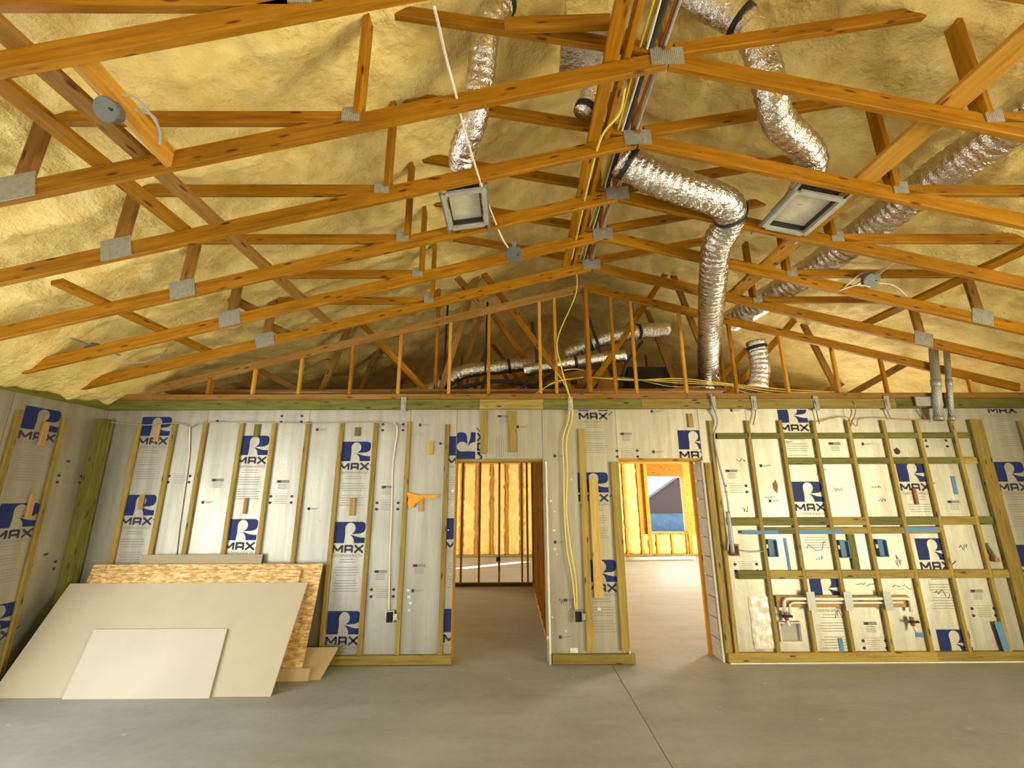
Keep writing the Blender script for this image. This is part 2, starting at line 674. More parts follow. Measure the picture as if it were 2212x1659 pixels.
def logo_mesh(x0=None, x1=None, z0=None, z1=None, para=True, rot=0):
    """R block, MAX and the lines below it; origin at the centre of the block, clipped to the board (local limits)"""
    bm = bmesh.new()
    S = lambda x, y: ((x - 0.5) * LW, (0.5 - y) * LH)
    head = lambda a: (0.52 + 0.165 * math.cos(a), 0.31 - 0.27 * math.sin(a))
    ang = lambda a0, a1, n: [head(math.radians(a0 + (a1 - a0) * i / n)) for i in range(n + 1)]
    left = [(0, 0), (0.52, 0)] + ang(90, 190, 8) + [(0.37, 0.62), (0.35, 1.0), (0, 1)]
    bm_poly(bm, [S(*p) for p in left], 0)
    ru = [(0.52, 0), (0.88, 0), (0.95, 0.03), (0.99, 0.10), (1.0, 0.2), (1.0, 0.33), (0.98, 0.44), (0.93, 0.51), (0.84, 0.56), (0.57, 0.58)]
    ru += [head(math.radians(a)) for a in (-40, -20, 0, 20, 40, 60, 80, 90)]
    bm_poly(bm, [S(*p) for p in ru], 0)
    rl = [(0.53, 0.61), (0.62, 0.64), (0.75, 0.71), (0.88, 0.745), (1.0, 0.75), (1.0, 1.0), (0.67, 1.0), (0.655, 0.85), (0.61, 0.72)]
    bm_poly(bm, [S(*p) for p in rl], 0)
    # MAX
    T = lambda x, y: ((x - 0.5) * LW, -0.5 * LH - 0.022 - y * 0.076)
    w = 0.022
    for a, b in (((0.03, 1), (0.03, 0)), ((0.03, 0.05), (0.17, 0.75)), ((0.17, 0.75), (0.31, 0.05)), ((0.31, 0), (0.31, 1)),
                 ((0.41, 1), (0.41, 0.05)), ((0.39, 0.1), (0.62, 0.1)), ((0.62, 0.05), (0.62, 1)), ((0.41, 0.62), (0.62, 0.62)),
                 ((0.70, 0.0), (0.97, 1)), ((0.97, 0.0), (0.70, 1)), ((1.02, 0.35), (1.16, -0.15))):
        bm_stroke(bm, T(*a), T(*b), w if a[0] < 1 else 0.010, 1)
    if para:
        vs_, fs_ = text_polys('THERMASHEATH', 0.043)
        base = [bm.verts.new((x * 0.98, 0, y - 0.5 * LH - 0.130)) for x, y, _ in vs_]
        for q in fs_:
            try:
                bm.faces.new([base[i] for i in q]).material_index = 2
            except ValueError:
                pass
        rr = random.Random(3)
        z = -0.5 * LH - 0.165
        for i in range(11):
            wd = (0.20 if i < 2 else 0.27) * rr.uniform(0.8, 1.05)
            bm_poly(bm, [(-wd / 2, z), (wd / 2, z), (wd / 2, z - 0.006), (-wd / 2, z - 0.006)], 2)
            z -= 0.026 + (0.028 if i in (1, 5) else 0)
    if rot:
        bmesh.ops.rotate(bm, verts=bm.verts, cent=(0, 0, 0), matrix=Matrix.Rotation(-rot, 3, 'Y'))
    for lim, no in ((x0, (-1, 0, 0)), (x1, (1, 0, 0)), (z0, (0, 0, -1)), (z1, (0, 0, 1))):
        if lim is not None:
            co = (lim, 0, 0) if no[0] else (0, 0, lim)
            bmesh.ops.bisect_plane(bm, geom=bm.verts[:] + bm.edges[:] + bm.faces[:], plane_co=co, plane_no=no, clear_outer=True)
    for fc in bm.faces:
        fc.normal_update()
        if fc.normal.y > 0:
            fc.normal_flip()
    me = bpy.data.meshes.new('logo_print')
    bm.to_mesh(me)
    bm.free()
    for k in ('ink', 'ink_black', 'ink_pale'):
        me.materials.append(M[k])
    return me


def spots_mesh():
    bm = bmesh.new()
    for sx in (-0.118, 0.118):
        for sz in (-0.034, 0.034):
            bm_poly(bm, [(sx + 0.018 * math.cos(a * math.pi / 5), sz + 0.015 * math.sin(a * math.pi / 5)) for a in range(10)], 0)
    for k in range(5):
        z = 0.04 - k * 0.02
        bm_poly(bm, [(-0.07, z), (0.07, z), (0.07, z - 0.005), (-0.07, z - 0.005)], 1)
    bm_poly(bm, [(-0.15, 0.062), (0.15, 0.062), (0.15, 0.059), (-0.15, 0.059)], 1)
    me = bpy.data.meshes.new('spot_print')
    bm.to_mesh(me)
    bm.free()
    me.materials.append(M['ink_black'])
    me.materials.append(M['ink_pale'])
    return me


def mark_mesh(big=False):
    bm = bmesh.new()
    if big:
        bm_poly(bm, [(-0.07, 0.03), (0.07, 0.03), (0.07, 0.0), (-0.07, 0.0)], 1)
        bm_poly(bm, [(-0.06, 0.028), (-0.02, 0.028), (-0.02, 0.002), (-0.06, 0.002)], 0)
        for k in range(4):
            z = -0.012 - 0.016 * k
            bm_poly(bm, [(-0.05, z), (0.05, z), (0.05, z - 0.006), (-0.05, z - 0.006)], 1)
    else:
        bm_poly(bm, [(-0.06, 0.016), (-0.03, 0.016), (-0.03, -0.016), (-0.06, -0.016)], 0)
        bm_poly(bm, [(-0.02, 0.008), (0.07, 0.008), (0.07, 0.001), (-0.02, 0.001)], 1)
        bm_poly(bm, [(-0.02, -0.004), (0.04, -0.004), (0.04, -0.010), (-0.02, -0.010)], 1)
    me = bpy.data.meshes.new('mark_print')
    bm.to_mesh(me)
    bm.free()
    me.materials.append(M['ink_black'])
    me.materials.append(M['ink_pale'])
    return me


ME_LOGO, ME_SPOTS, ME_MARK, ME_TABLE = logo_mesh(), spots_mesh(), mark_mesh(), mark_mesh(True)


def fix_normals(me):
    for p in me.polygons:
        if p.normal.y > 0:
            p.flip()


for me_ in (ME_SPOTS, ME_MARK, ME_TABLE):
    fix_normals(me_)

# ------------------------------------------------------------------ structure: rear wall of block, foil board and furring
wall_back = multibox('wall_back', [((XL - 0.2, 5.0, 0), (D1[0], 5.2, 2.66)), ((D1[0], 5.0, HEAD + 0.02), (D1[1], 5.2, 2.66)),
                                   ((D1[1], 5.0, 0), (D2[0], 5.2, 2.66)), ((D2[0], 5.0, HEAD + 0.02), (D2[1], 5.2, 2.66)),
                                   ((D2[1], 5.0, 0), (XQ + 0.2, 5.2, 2.66))], 'cmu')
tag(wall_back, 'rear wall of foil faced insulation boards with vertical furring strips', 'wall', kind='structure')

BOARDS = []


def board(x0, x1, z0, z1):
    o = box('insulation_board', (x0 + 0.002, YB, z0), (x1 - 0.002, YB + 0.019, z1), 'foil', wall_back)
    BOARDS.append((x0, x1, z0, z1, o))
    return o


for a, b in ((XL, -3.53), (-3.53, -2.34), (-2.34, -1.16), (-1.16, D1[0])):
    board(a, b, 0.02, 2.66)
board(D1[0], 0.38, HEAD + 0.01, 2.66)
board(0.38, D2[0], 0.02, 2.66)
board(D2[0], D2[1], HEAD + 0.01, 2.66)
for a, b in ((D2[1], 2.78), (2.78, 3.95), (3.95, 5.17), (5.17, 6.39), (6.39, XQ)):
    board(a, b, 0.02, 2.66)


def board_at(x, z):
    for b in BOARDS:
        if b[0] <= x <= b[1] and b[2] <= z <= b[3]:
            return b
    return min(BOARDS, key=lambda b: abs((b[0] + b[1]) / 2 - x) + (5 if not b[2] <= z <= b[3] else 0))


def put_print(me, x, z, name, dy=0.0012):
    b = board_at(x, z)
    return link(name, me, None, b[4], Matrix.Translation((x, YB - dy, z)))


def put_logo(px, py, rot=0, para=True, host=None):
    p = atY(px, py, YB)
    b = host or board_at(p.x, p.z)
    x0, x1, z0, z1 = b[0] - p.x + 0.004, b[1] - p.x - 0.004, b[2] - p.z, b[3] - p.z - 0.012
    ext = (-0.18, 0.24, -0.66, 0.12)
    if not rot and x0 < ext[0] and x1 > ext[1] and z0 < ext[2] and z1 > ext[3] and para:
        me = ME_LOGO
    else:
        me = logo_mesh(x0, x1, z0, z1, para, rot)
    link('logo_print', me, None, b[4], Matrix.Translation((p.x, YB - 0.0012, p.z)))


for q in ((768, 975), (755, 1150), (742, 1345), (548, 962), (522, 1144), (337, 921), (302, 1091)):
    put_logo(*q)
B4 = BOARDS[3]
for q in ((998, 963), (996, 1142), (994, 1340)):
    put_logo(*q, host=B4)
put_logo(1006, 966, rot=math.pi / 2, host=BOARDS[4])
put_logo(1192, 966, rot=math.pi / 2, host=BOARDS[4])
for q in ((1280, 868), (1281, 1042), (1297, 1233)):
    put_logo(*q, host=BOARDS[5])
put_logo(1497, 950, host=BOARDS[6])
for q in ((1711, 893), (1745, 1062), (1784, 1266)):
    put_logo(*q)
for q in ((1970, 1019), (2014, 1186), (2062, 1385)):
    put_logo(*q)
for q in ((2156, 855), (2181, 1019), (2230, 1200), (2270, 1390)):
    put_logo(*q)
for q in ((630, 905), (849, 923), (607, 1079), (837, 1093), (826, 1281), (387, 1035), (1355, 980), (1590, 1056), (1612, 1226), (1890, 1392), (2125, 1322), (2023, 958)):
    p = atY(*q, YB)
    put_print(ME_SPOTS, p.x, p.z, 'spot_print')
for q in ((478, 910), (694, 928), (676, 1099), (916, 918), (901, 1276), (447, 1085), (1588, 886), (1416, 889), (1207, 985), (1208, 1171), (1220, 1376), (1652, 1006), (1872, 959), (1127, 922),
          (960, 958), (1700, 955), (1672, 1082), (1420, 976)):
    p = atY(*q, YB)
    put_print(ME_MARK, p.x, p.z, 'mark_print')
for q in ((611, 1043), (837, 1055), (822, 1238), (1087, 902), (1352, 940), (1803, 961), (1641, 1393), (1880, 1350), (1580, 1020), (2060, 1087), (2110, 1280), (905, 1225), (470, 1040), (1230, 1300)):
    p = atY(*q, YB)
    put_print(ME_TABLE, p.x, p.z, 'table_print')


def scribble(px, py, w, h, seed, mat='ink_black', n=7):
    rr = random.Random(seed)
    p = atY(px, py, YB)
    bm = bmesh.new()
    last = (-w / 2, rr.uniform(-h, h) / 2)
    for i in range(n):
        nx = (-w / 2 + w * (i + 1) / n + rr.uniform(-w, w) * 0.05, rr.uniform(-h, h) / 2)
        bm_stroke(bm, last, nx, 0.006, 0)
        last = nx if rr.random() < 0.75 else (nx[0] + 0.01, rr.uniform(-h, h) / 2)
    me = bpy.data.meshes.new('pencil_note')
    bm.to_mesh(me)
    bm.free()
    me.materials.append(M[mat])
    fix_normals(me)
    put_print(me, p.x, p.z, 'pencil_note')


for i, q in enumerate(((1600, 995, .1, .06), (1775, 1020, .12, .10), (1812, 1057, .1, .04), (1892, 1050, .1, .05), (1905, 1080, .09, .05), (1610, 1100, .08, .06), (1662, 1075, .1, .03),
                       (1764, 1180, .22, .10), (1770, 1205, .08, .05), (1940, 1210, .06, .14), (1868, 1263, .2, .04), (1948, 1268, .2, .05), (2035, 1280, .16, .12), (1650, 1350, .18, .16),
                       (1815, 1325, .12, .12), (1905, 1310, .05, .2), (2080, 1180, .1, .08), (1213, 1298, .05, .05))):
    scribble(*q, seed=i)

# strips
def strip(x, z0, z1, mat='treated', w=0.048, d=0.028, y=None, name='furring_strip'):
    y = YB - 0.001 if y is None else y
    return beam(name, (x, y - d / 2, z0), (x, y - d / 2, z1), d, w, mat, wall_back, up=(1, 0, 0))


for i, x in enumerate((-4.29, -3.885, -3.527, -3.107, -2.732, -2.341, -1.95, -1.553, -1.168)):
    strip(x, 0.095, 2.50 + 0.008 * (i % 3), 'treated')
strip(-0.722, 0.095, 2.48, 'treated', 0.05)
for i, x in enumerate((2.342, 2.775, 3.158, 3.55, 3.955, 4.367, 4.763, 5.178)):
    strip(x, 0.095, 2.515, 'treated', 0.042, 0.034)
strip(5.45, 0.095, 2.515, 'treated', 0.15, 0.040)
strip(5.985, 0.095, 2.50, 'treated', 0.05)
strip(2.262, 0.095, 2.03, 'treated', 0.07, 0.030)
# green tops of some strips (moss coloured treated ends)
# between the doors
strip(0.83, 0.12, 2.42, 'treated', 0.075, 0.030)
strip(0.945, 0.62, 1.86, 'pale', 0.10, 0.026)
strip(1.195, 0.12, 2.04, 'treated', 0.09, 0.034)
# header pieces over the first doorway
strip(-0.30, 2.14, 2.64, 'treated', 0.075)
strip(0.03, 2.16, 2.64, 'treated', 0.10)
# horizontal backing between the strips on the kitchen wall
def row(px0, px1, py, h, mat, xs):
    z = atY(1800, py, YS).z
    xa, xb = atY(px0, py, YS).x, atY(px1, py, YS).x
    cuts = [xa] + [x for x in xs if xa + 0.05 < x < xb - 0.05] + [xb]
    for a, b in zip(cuts, cuts[1:]):
        beam('backing_board', (a + 0.022, YB - 0.017, z), (b - 0.022, YB - 0.017, z), 0.032, h, mat if random.random() < 0.7 else ('green' if mat == 'treated' else 'treated'), wall_back)


GX = (2.342, 2.775, 3.158, 3.55, 3.955, 4.367, 4.763, 5.178)
row(1545, 2100, 941, 0.066, 'green', GX)
row(1698, 2115, 995.5, 0.072, 'green', GX)
row(1572, 2150, 1126, 0.085, 'green', GX)
row(1640, 2040, 1146, 0.07, 'treated', GX)
row(1590, 2192, 1241, 0.085, 'treated', GX)
# bottom plates and the treated plates on top
beam('bottom_plate', (-2.6, YB - 0.02, 0.05), (D1[0] + 0.01, YB - 0.02, 0.05), 0.045, 0.088, 'treated', wall_back)
beam('bottom_plate', (XL, YB - 0.02, 0.05), (-2.6, YB - 0.02, 0.05), 0.045, 0.088, 'treated', wall_back)
beam('bottom_plate', (D1[1] + 0.03, YB - 0.025, 0.05), (D2[0] + 0.04, YB - 0.025, 0.05), 0.055, 0.088, 'treated', wall_back)
beam('bottom_plate', (D2[1] + 0.03, YB - 0.02, 0.055), (4.4, YB - 0.02, 0.055), 0.045, 0.085, 'treated', wall_back)
beam('bottom_plate', (4.4, YB - 0.02, 0.055), (XQ, YB - 0.02, 0.055), 0.045, 0.085, 'treated', wall_back)
cuts = (XL, -2.2, -0.35, 0.40, 1.55, 4.55, XQ)
for i, (a, b) in enumerate(zip(cuts, cuts[1:])):
    beam('top_plate', (a, 5.05, 2.714), (b - 0.003, 5.05, 2.714), 0.24, 0.115, 'green' if i in (0, 1, 3, 5) else 'treated', wall_back)
for i, (a, b) in enumerate(((XL, -1.2), (-1.2, 2.1), (2.1, XQ))):
    beam('top_plate', (a, 5.05, 2.808), (b - 0.003, 5.05, 2.808), 0.23, 0.066, 'truss_dull', wall_back)
# galvanized straps folded over the plate
for px in (872, 1232, 1540, 1628, 1762, 1915):
    x = atY(px, 868, 4.93).x
    multi = multibox('strap_tie', [((x - 0.03, 4.921, 2.63), (x + 0.03, 4.928, 2.80)), ((x - 0.012, 4.915, 2.66), (x + 0.012, 4.922, 2.76))], 'plate', wall_back)
# spacer blocks nailed on the boards
for px, py, w, h, mat in ((337, 935, .05, .20, 'block_wood'), (302, 1085, .055, .16, 'block_wood'), (553, 930, .06, .15, 'green'), (528, 1093, .035, .17, 'block_wood'), (771, 932, .06, .10, 'green'),
                          (760, 1095, .06, .19, 'block_wood'), (929, 967, .07, .16, 'pale'), (909, 1088, .055, .17, 'block_wood'), (1493, 908, .06, .16, 'block_wood'), (1981, 1072, .035, .18, 'rust'),
                          (1846, 1192, .08, .36, 'green'), (1287, 1120, .0, .0, 'stud')):
    if w:
        p = atY(px, py, YS)
        strip(p.x, p.z - h / 2, p.z + h / 2, mat, w, 0.022, name='spacer_block')
# white edge beads at the doorways
link('foam_edge', mesh_from('foam_edge', [(D1[1] + 0.0 + 0.02 * s + 0.006 * noise.noise(Vector((0, 0, z * 9))), 4.955 + 0.05 * t, z) for z in [k * 0.05 for k in range(42)] for s, t in ((0, 1), (0, 0), (1, 0), (1, 1))],
     [(4 * k + a, 4 * k + (a + 1) % 4, 4 * k + 4 + (a + 1) % 4, 4 * k + 4 + a) for k in range(41) for a in range(4)] + [(0, 1, 2, 3), (164, 165, 166, 167)]), 'white_edge', wall_back)
link('foam_edge', mesh_from('foam_edge', [(D2[0] - 0.012 + 0.012 * s + 0.006 * noise.noise(Vector((3, 0, z * 9))), 4.96 + 0.04 * t, z) for z in [k * 0.05 for k in range(42)] for s, t in ((0, 1), (0, 0), (1, 0), (1, 1))],
     [(4 * k + a, 4 * k + (a + 1) % 4, 4 * k + 4 + (a + 1) % 4, 4 * k + 4 + a) for k in range(41) for a in range(4)] + [(0, 1, 2, 3), (164, 165, 166, 167)]), 'white_edge', wall_back)
link('foam_edge', mesh_from('foam_edge', [(x, 4.93 + 0.03 * t, 0.012 * s) for x in [2.25 + 0.1 * k for k in range(44)] for s, t in ((0, 1), (0, 0), (1, 0), (1, 1))],
     [(4 * k + a, 4 * k + (a + 1) % 4, 4 * k + 4 + (a + 1) % 4, 4 * k + 4 + a) for k in range(43) for a in range(4)]), 'white_edge', wall_back)
# block courses showing in the reveal of the second doorway
for k in range(10):
    box('concrete_block', (D2[1] - 0.022, 5.0 + 0.004, k * 0.2035 + 0.004), (D2[1] + 0.05, 5.196, k * 0.2035 + 0.198), 'cmu', wall_back)
box('foam_edge', (D2[1] - 0.012, 4.972, 0.0), (D2[1] + 0.004, 5.0, 2.06), 'white_edge', wall_back)

def splat(px, py, r, seed):
    p = atY(px, py, YB)
    bm = bmesh.new()
    r *= 0.62
    bmesh.ops.create_icosphere(bm, subdivisions=2, radius=r)
    for v_ in bm.verts:
        k = 1 + 0.45 * noise.noise(v_.co / r * 1.4 + Vector((seed, 0, 0)))
        v_.co = Vector((v_.co.x * k * 1.2, v_.co.y * 0.2, v_.co.z * k))
    me = bpy.data.meshes.new('foam_splat')
    bm.to_mesh(me)
    bm.free()
    me.polygons.foreach_set('use_smooth', [True] * len(me.polygons))
    link('foam_splat', me, 'white_edge', wall_back, Matrix.Translation((p.x, YB - 0.002, p.z)))


for i_, (a, b, r) in enumerate(((1190, 1082, .022), (1198, 1105, .014), (1189, 1083, .012), (1197, 1146, .024), (1199, 1186, .022), (1203, 1197, .014), (1234, 1036, .02), (978, 1060, .03), (884, 1290, .03), (887, 1303, .026),
                                (882, 1275, .022), (884, 1318, .02), (1193, 1333, .018), (1222, 1363, .014), (1294, 1316, .03), (976, 1090, .02), (690, 1126, .014), (968, 1145, .012), (1185, 1378, .03), (620, 1410, .014))):
    splat(a, b, r, i_ * 3.7)

# door frames of the two openings
door_1 = thing('door_1', (D1[0], 5.2, 0), 'doorway with bare orange wood jambs beside the narrow wall pier', 'doorway', kind='structure')
beam('jamb', (D1[0] - 0.02, 5.10, 0), (D1[0] - 0.02, 5.10, HEAD), 0.045, 0.23, 'stud', door_1, up=(0, 1, 0))
beam('head_board', (D1[0], 5.11, HEAD), (D1[1], 5.11, HEAD), 0.20, 0.04, 'treated', door_1)
beam('jamb', (D1[1] + 0.02, 5.15, 0), (D1[1] + 0.02, 5.15, HEAD), 0.040, 0.20, 'treated', door_1, up=(0, 1, 0))
door_2 = thing('door_2', (D2[0], 5.2, 0), 'doorway with a view to a far window', 'doorway', kind='structure')
beam('jamb', (D2[1] - 0.035, 5.225, 0), (D2[1] - 0.035, 5.225, HEAD), 0.038, 0.04, 'stud', door_2, up=(0, 1, 0))
beam('head_board', (D2[0], 5.11, HEAD), (D2[1], 5.11, HEAD), 0.20, 0.04, 'stud', door_2)
beam('jamb', (D2[0] - 0.005, 5.11, 0), (D2[0] - 0.005, 5.11, HEAD), 0.03, 0.20, 'treated', door_2, up=(0, 1, 0))

# ------------------------------------------------------------------ structure: side walls and the wall behind the camera
wall_left = multibox('wall_left', [((XL - 0.2, -4.4, 0), (XL - 0.02, 0.9, 2.66)), ((XL - 0.2, 3.4, 0), (XL - 0.02, 5.0, 2.66)),
                                   ((XL - 0.2, 0.9, 0), (XL - 0.02, 3.4, 0.2)), ((XL - 0.2, 0.9, 2.2), (XL - 0.02, 3.4, 2.66))], 'cmu')
tag(wall_left, 'side wall of foil boards behind the leaning sheets', 'wall', kind='structure')
for a, b in ((3.42, 4.0), (4.0, 4.98)):
    bd = box('insulation_board', (XL - 0.019, a + 0.002, 0.02), (XL, b - 0.002, 2.66), 'foil', wall_left)
    if a > 3.9:
        for px, py in ((91, 906), (40, 1113), (-8, 1335)):
            p = atX(px, py, XL)
            mw = Matrix.Translation((XL + 0.0012, p.y, p.z)) @ Matrix.Rotation(math.pi / 2, 4, 'Z')
            link('logo_print', ME_LOGO, None, bd, mw)
        for px, py in ((150, 1035), (92, 1225)):
            p = atX(px, py, XL)
            link('spot_print', ME_SPOTS, None, bd, Matrix.Translation((XL + 0.0012, p.y, p.z)) @ Matrix.Rotation(math.pi / 2, 4, 'Z'))
        for px, py in ((155, 1000), (107, 1200)):
            p = atX(px, py, XL)
            link('table_print', ME_TABLE, None, bd, Matrix.Translation((XL + 0.0012, p.y, p.z)) @ Matrix.Rotation(math.pi / 2, 4, 'Z'))


def lstrip(y, z0, z1, mat='treated', w=0.05, d=0.028, name='furring_strip'):
    return beam(name, (XL + d / 2, y, z0), (XL + d / 2, y, z1), w, d, mat, wall_left, up=(1, 0, 0))


for y in (3.62, 4.07, 4.50):
    lstrip(y, 0.09, 2.50)
lstrip(4.33, 2.18, 2.42, 'block_wood', 0.06, name='spacer_block')
lstrip(4.38, 1.48, 1.72, 'block_wood', 0.05, name='spacer_block')
beam('corner_post', (XL + 0.055, 4.905, 0.05), (XL + 0.055, 4.905, 2.54), 0.11, 0.13, 'green', wall_left, up=(0, 1, 0))
beam('top_plate', (XL - 0.05, -4.3, 2.714), (XL - 0.05, 2.1, 2.714), 0.13, 0.115, 'green', wall_left)
beam('top_plate', (XL - 0.05, 2.1, 2.714), (XL - 0.05, 4.93, 2.714), 0.13, 0.115, 'green', wall_left)
wall_right = multibox('wall_right', [((XQ, -4.4, 0), (XQ + 0.2, -3.3, 2.8)), ((XQ, 1.5, 0), (XQ + 0.2, 8.0, 2.8)), ((XQ, -3.3, 2.35), (XQ + 0.2, 1.5, 2.8)), ((XQ, 10.6, 0), (XQ + 0.2, 12.6, 2.8)), ((XQ, 8.0, 0), (XQ + 0.2, 10.6, 0.8)), ((XQ, 8.0, 2.1), (XQ + 0.2, 10.6, 2.8))], 'foil')
tag(wall_right, 'side wall of foil boards past the plumbing wall', 'wall', kind='structure')
wall_front = multibox('wall_front', [((-5.3, -4.4, 0), (-4.5, -4.2, 5.5)), ((-2.2, -4.4, 0), (7.2, -4.2, 5.5)), ((-4.5, -4.4, 2.25), (-2.2, -4.2, 5.5))], 'treated')
tag(wall_front, 'wall with the wide open bay facing the rear wall', 'wall', kind='structure')

# ------------------------------------------------------------------ rear rooms
wall_far = thing('wall_far', (0, YFAR, 0), 'far exterior wall of foam filled stud bays', 'wall', kind='structure')
SLOT = (1.66, 2.36, 0.98, 2.25)  # unseen opening, added and shaped to throw the sun strip on the floor
WIN = (3.88, 4.88, 0.61, 2.11)
multi = [((-5.0, YFAR + .02, 0), (SLOT[0], YFAR + .2, 5.6)), ((SLOT[0], YFAR + .02, 0), (SLOT[1], YFAR + .2, SLOT[2])), ((SLOT[0], YFAR + .02, SLOT[3]), (SLOT[1], YFAR + .2, 5.6)),
         ((SLOT[1], YFAR + .02, 0), (WIN[0], YFAR + .2, 5.6)), ((WIN[0], YFAR + .02, 0), (WIN[1], YFAR + .2, WIN[2])), ((WIN[0], YFAR + .02, WIN[3]), (WIN[1], YFAR + .2, 5.6)), ((WIN[1], YFAR + .02, 0), (7.0, YFAR + .2, 5.6))]
multibox('sheathing', multi, 'stud', wall_far)


def foam_bay(x0, x1, z0, z1, seed):
    nx, nz = max(3, int((x1 - x0) / 0.035)), max(4, int((z1 - z0) / 0.05))
    v, f = [], []
    for i in range(nx + 1):
        for k in range(nz + 1):
            u = i / nx
            x = x0 + (x1 - x0) * u
            z = z0 + (z1 - z0) * k / nz
            edge = (1 - abs(2 * u - 1) ** 4)
            b = 0.045 * edge + 0.03 * noise.noise(Vector((x * 5, seed, z * 9))) + 0.015 * noise.noise(Vector((x * 14, seed, z * 22)))
            v.append((x, YFAR - max(0.0, b) + 0.01, z))
    for i in range(nx):
        for k in range(nz):
            a = i * (nz + 1) + k
            f.append((a, a + nz + 1, a + nz + 2, a + 1))
    link('foam_bay', mesh_from('foam_bay', v, f, True), 'foam', wall_far)


xs_far = [-4.6 + 0.41 * k for k in range(28)]
for a, b in zip(xs_far, xs_far[1:]):
    if b > 6.6:
        break
    segs = [(0.06, 2.46)]
    if b > SLOT[0] and a < SLOT[1] + 0.1:
        segs = [(0.06, 0.95)]
    if b > WIN[0] - 0.05 and a < WIN[1] + 0.05:
        segs = [(0.06, WIN[2] - 0.05)]
    for z0, z1 in segs:
        foam_bay(a, b, z0, z1, a)
for x in xs_far:
    if x < 6.6:
        top = 2.46
        if WIN[0] - 0.02 < x < WIN[1] + 0.02:
            top = WIN[2] - 0.04
        if SLOT[0] - 0.02 < x < SLOT[1] + 0.02:
            top = 0.95
        beam('stud', (x, YFAR - 0.02, 0.04), (x, YFAR - 0.02, top), 0.06, 0.036, 'stud', wall_far, up=(1, 0, 0))
beam('top_plate', (-4.7, YFAR - 0.03, 2.56), (6.6, YFAR - 0.03, 2.56), 0.09, 0.20, 'stud', wall_far)
beam('bottom_plate', (-4.7, YFAR - 0.03, 0.03), (6.6, YFAR - 0.03, 0.03), 0.09, 0.045, 'treated', wall_far)
window_1 = thing('window_1', ((WIN[0] + WIN[1]) / 2, YFAR, WIN[2]), 'bare wood framed window opening in the far wall', 'window', kind='structure')
for x in (WIN[0] - 0.05, WIN[1] + 0.05):
    beam('window_jamb', (x, YFAR + 0.03, 0.04), (x, YFAR + 0.03, 2.5), 0.17, 0.10, 'stud', window_1, up=(1, 0, 0))
beam('window_head', (WIN[0], YFAR + 0.03, 2.29), (WIN[1], YFAR + 0.03, 2.29), 0.17, 0.36, 'truss', window_1)
beam('window_sill', (WIN[0], YFAR + 0.03, WIN[2] - 0.03), (WIN[1], YFAR + 0.03, WIN[2] - 0.03), 0.17, 0.045, 'stud', window_1)
# side walls of the rear part
wall_rear_left = multibox('wall_rear_left', [((XL - 0.2, 5.2, 0), (XL, 8.8, 2.8)), ((XL - 0.2, 11.6, 0), (XL, 12.6, 2.8)), ((XL - 0.2, 8.8, 0), (XL, 11.6, 0.7)), ((XL - 0.2, 8.8, 2.1), (XL, 11.6, 2.8))], 'foam')
tag(wall_rear_left, 'foam covered side wall of the rear rooms', 'wall', kind='structure')
# stud partition across, seen through the first doorway
wall_partition = thing('wall_partition', (0, 8.74, 0), 'open stud partition seen through the first doorway', 'wall', kind='structure')
beam('bottom_plate', (-4.6, 8.74, 0.03), (0.45, 8.74, 0.03), 0.09, 0.045, 'green', wall_partition)
for px in (940, 970, 998, 1036, 1078.5, 1127, 1139):
    x = atY(px, 1130, 8.74).x
    beam('stud', (x, 8.74, 0.05), (x, 8.74, 2.75), 0.089, 0.038, 'stud', wall_partition, up=(1, 0, 0))
beam('top_plate', (-4.6, 8.74, 2.77), (0.45, 8.74, 2.77), 0.09, 0.05, 'stud', wall_partition)
box('outlet_box', tuple(atY(1072, 1213, 8.68)), tuple(atY(1081, 1203, 8.74) + Vector((0, 0.0, 0))), 'black', wall_partition)
# partition running back from the pier
wall_pier = thing('wall_pier', (0.46, 7, 0), 'orange stud partition running back beside the first doorway', 'wall', kind='structure')
beam('bottom_plate', (0.47, 5.25, 0.02), (0.47, 8.7, 0.02), 0.09, 0.04, 'stud', wall_pier)
for k in range(10):
    y = 5.26 + 0.385 * k
    beam('stud', (0.47, y, 0.04), (0.47, y, 2.75), 0.09, 0.038, 'truss', wall_pier, up=(0, 1, 0))
box('gypsum_panel', (0.517, 5.25, 0.02), (0.53, 8.7, 2.75), 'osb', wall_pier)
wall_mid = thing('wall_mid', (1.2, 8, 0), 'stud partition hidden behind the narrow pier', 'wall', kind='structure')
box('gypsum_panel', (1.0, 5.25, 0.02), (1.013, 9.0, 2.75), 'osb', wall_mid)
sun_blocker = box('roof_porch', (4.35, 12.62, 2.5), (9.0, 14.5, 2.6), 'roof_brown')  # unseen, added only to keep the sun out of the far window
tag(sun_blocker, 'porch roof outside the far window', 'roof', kind='structure')

# ------------------------------------------------------------------ trusses
def gusset(x, z, y, w, h, rot, root):
    mw = Matrix.Translation((x, y, z)) @ Matrix.Rotation(-rot, 4, 'Y')
    return link('gusset_plate', box_mesh(Vector((w, 0.006, h)), 'plate'), None, root, mw)


CH = 0.112       # chord depth
WB = 0.086       # web depth
TH = 0.040


def member(name, x0, z0, x1, z1, y, root, h, mat, t=TH):
    return beam(name, (x0, y, z0), (x1, y, z1), t, h, mat, root)


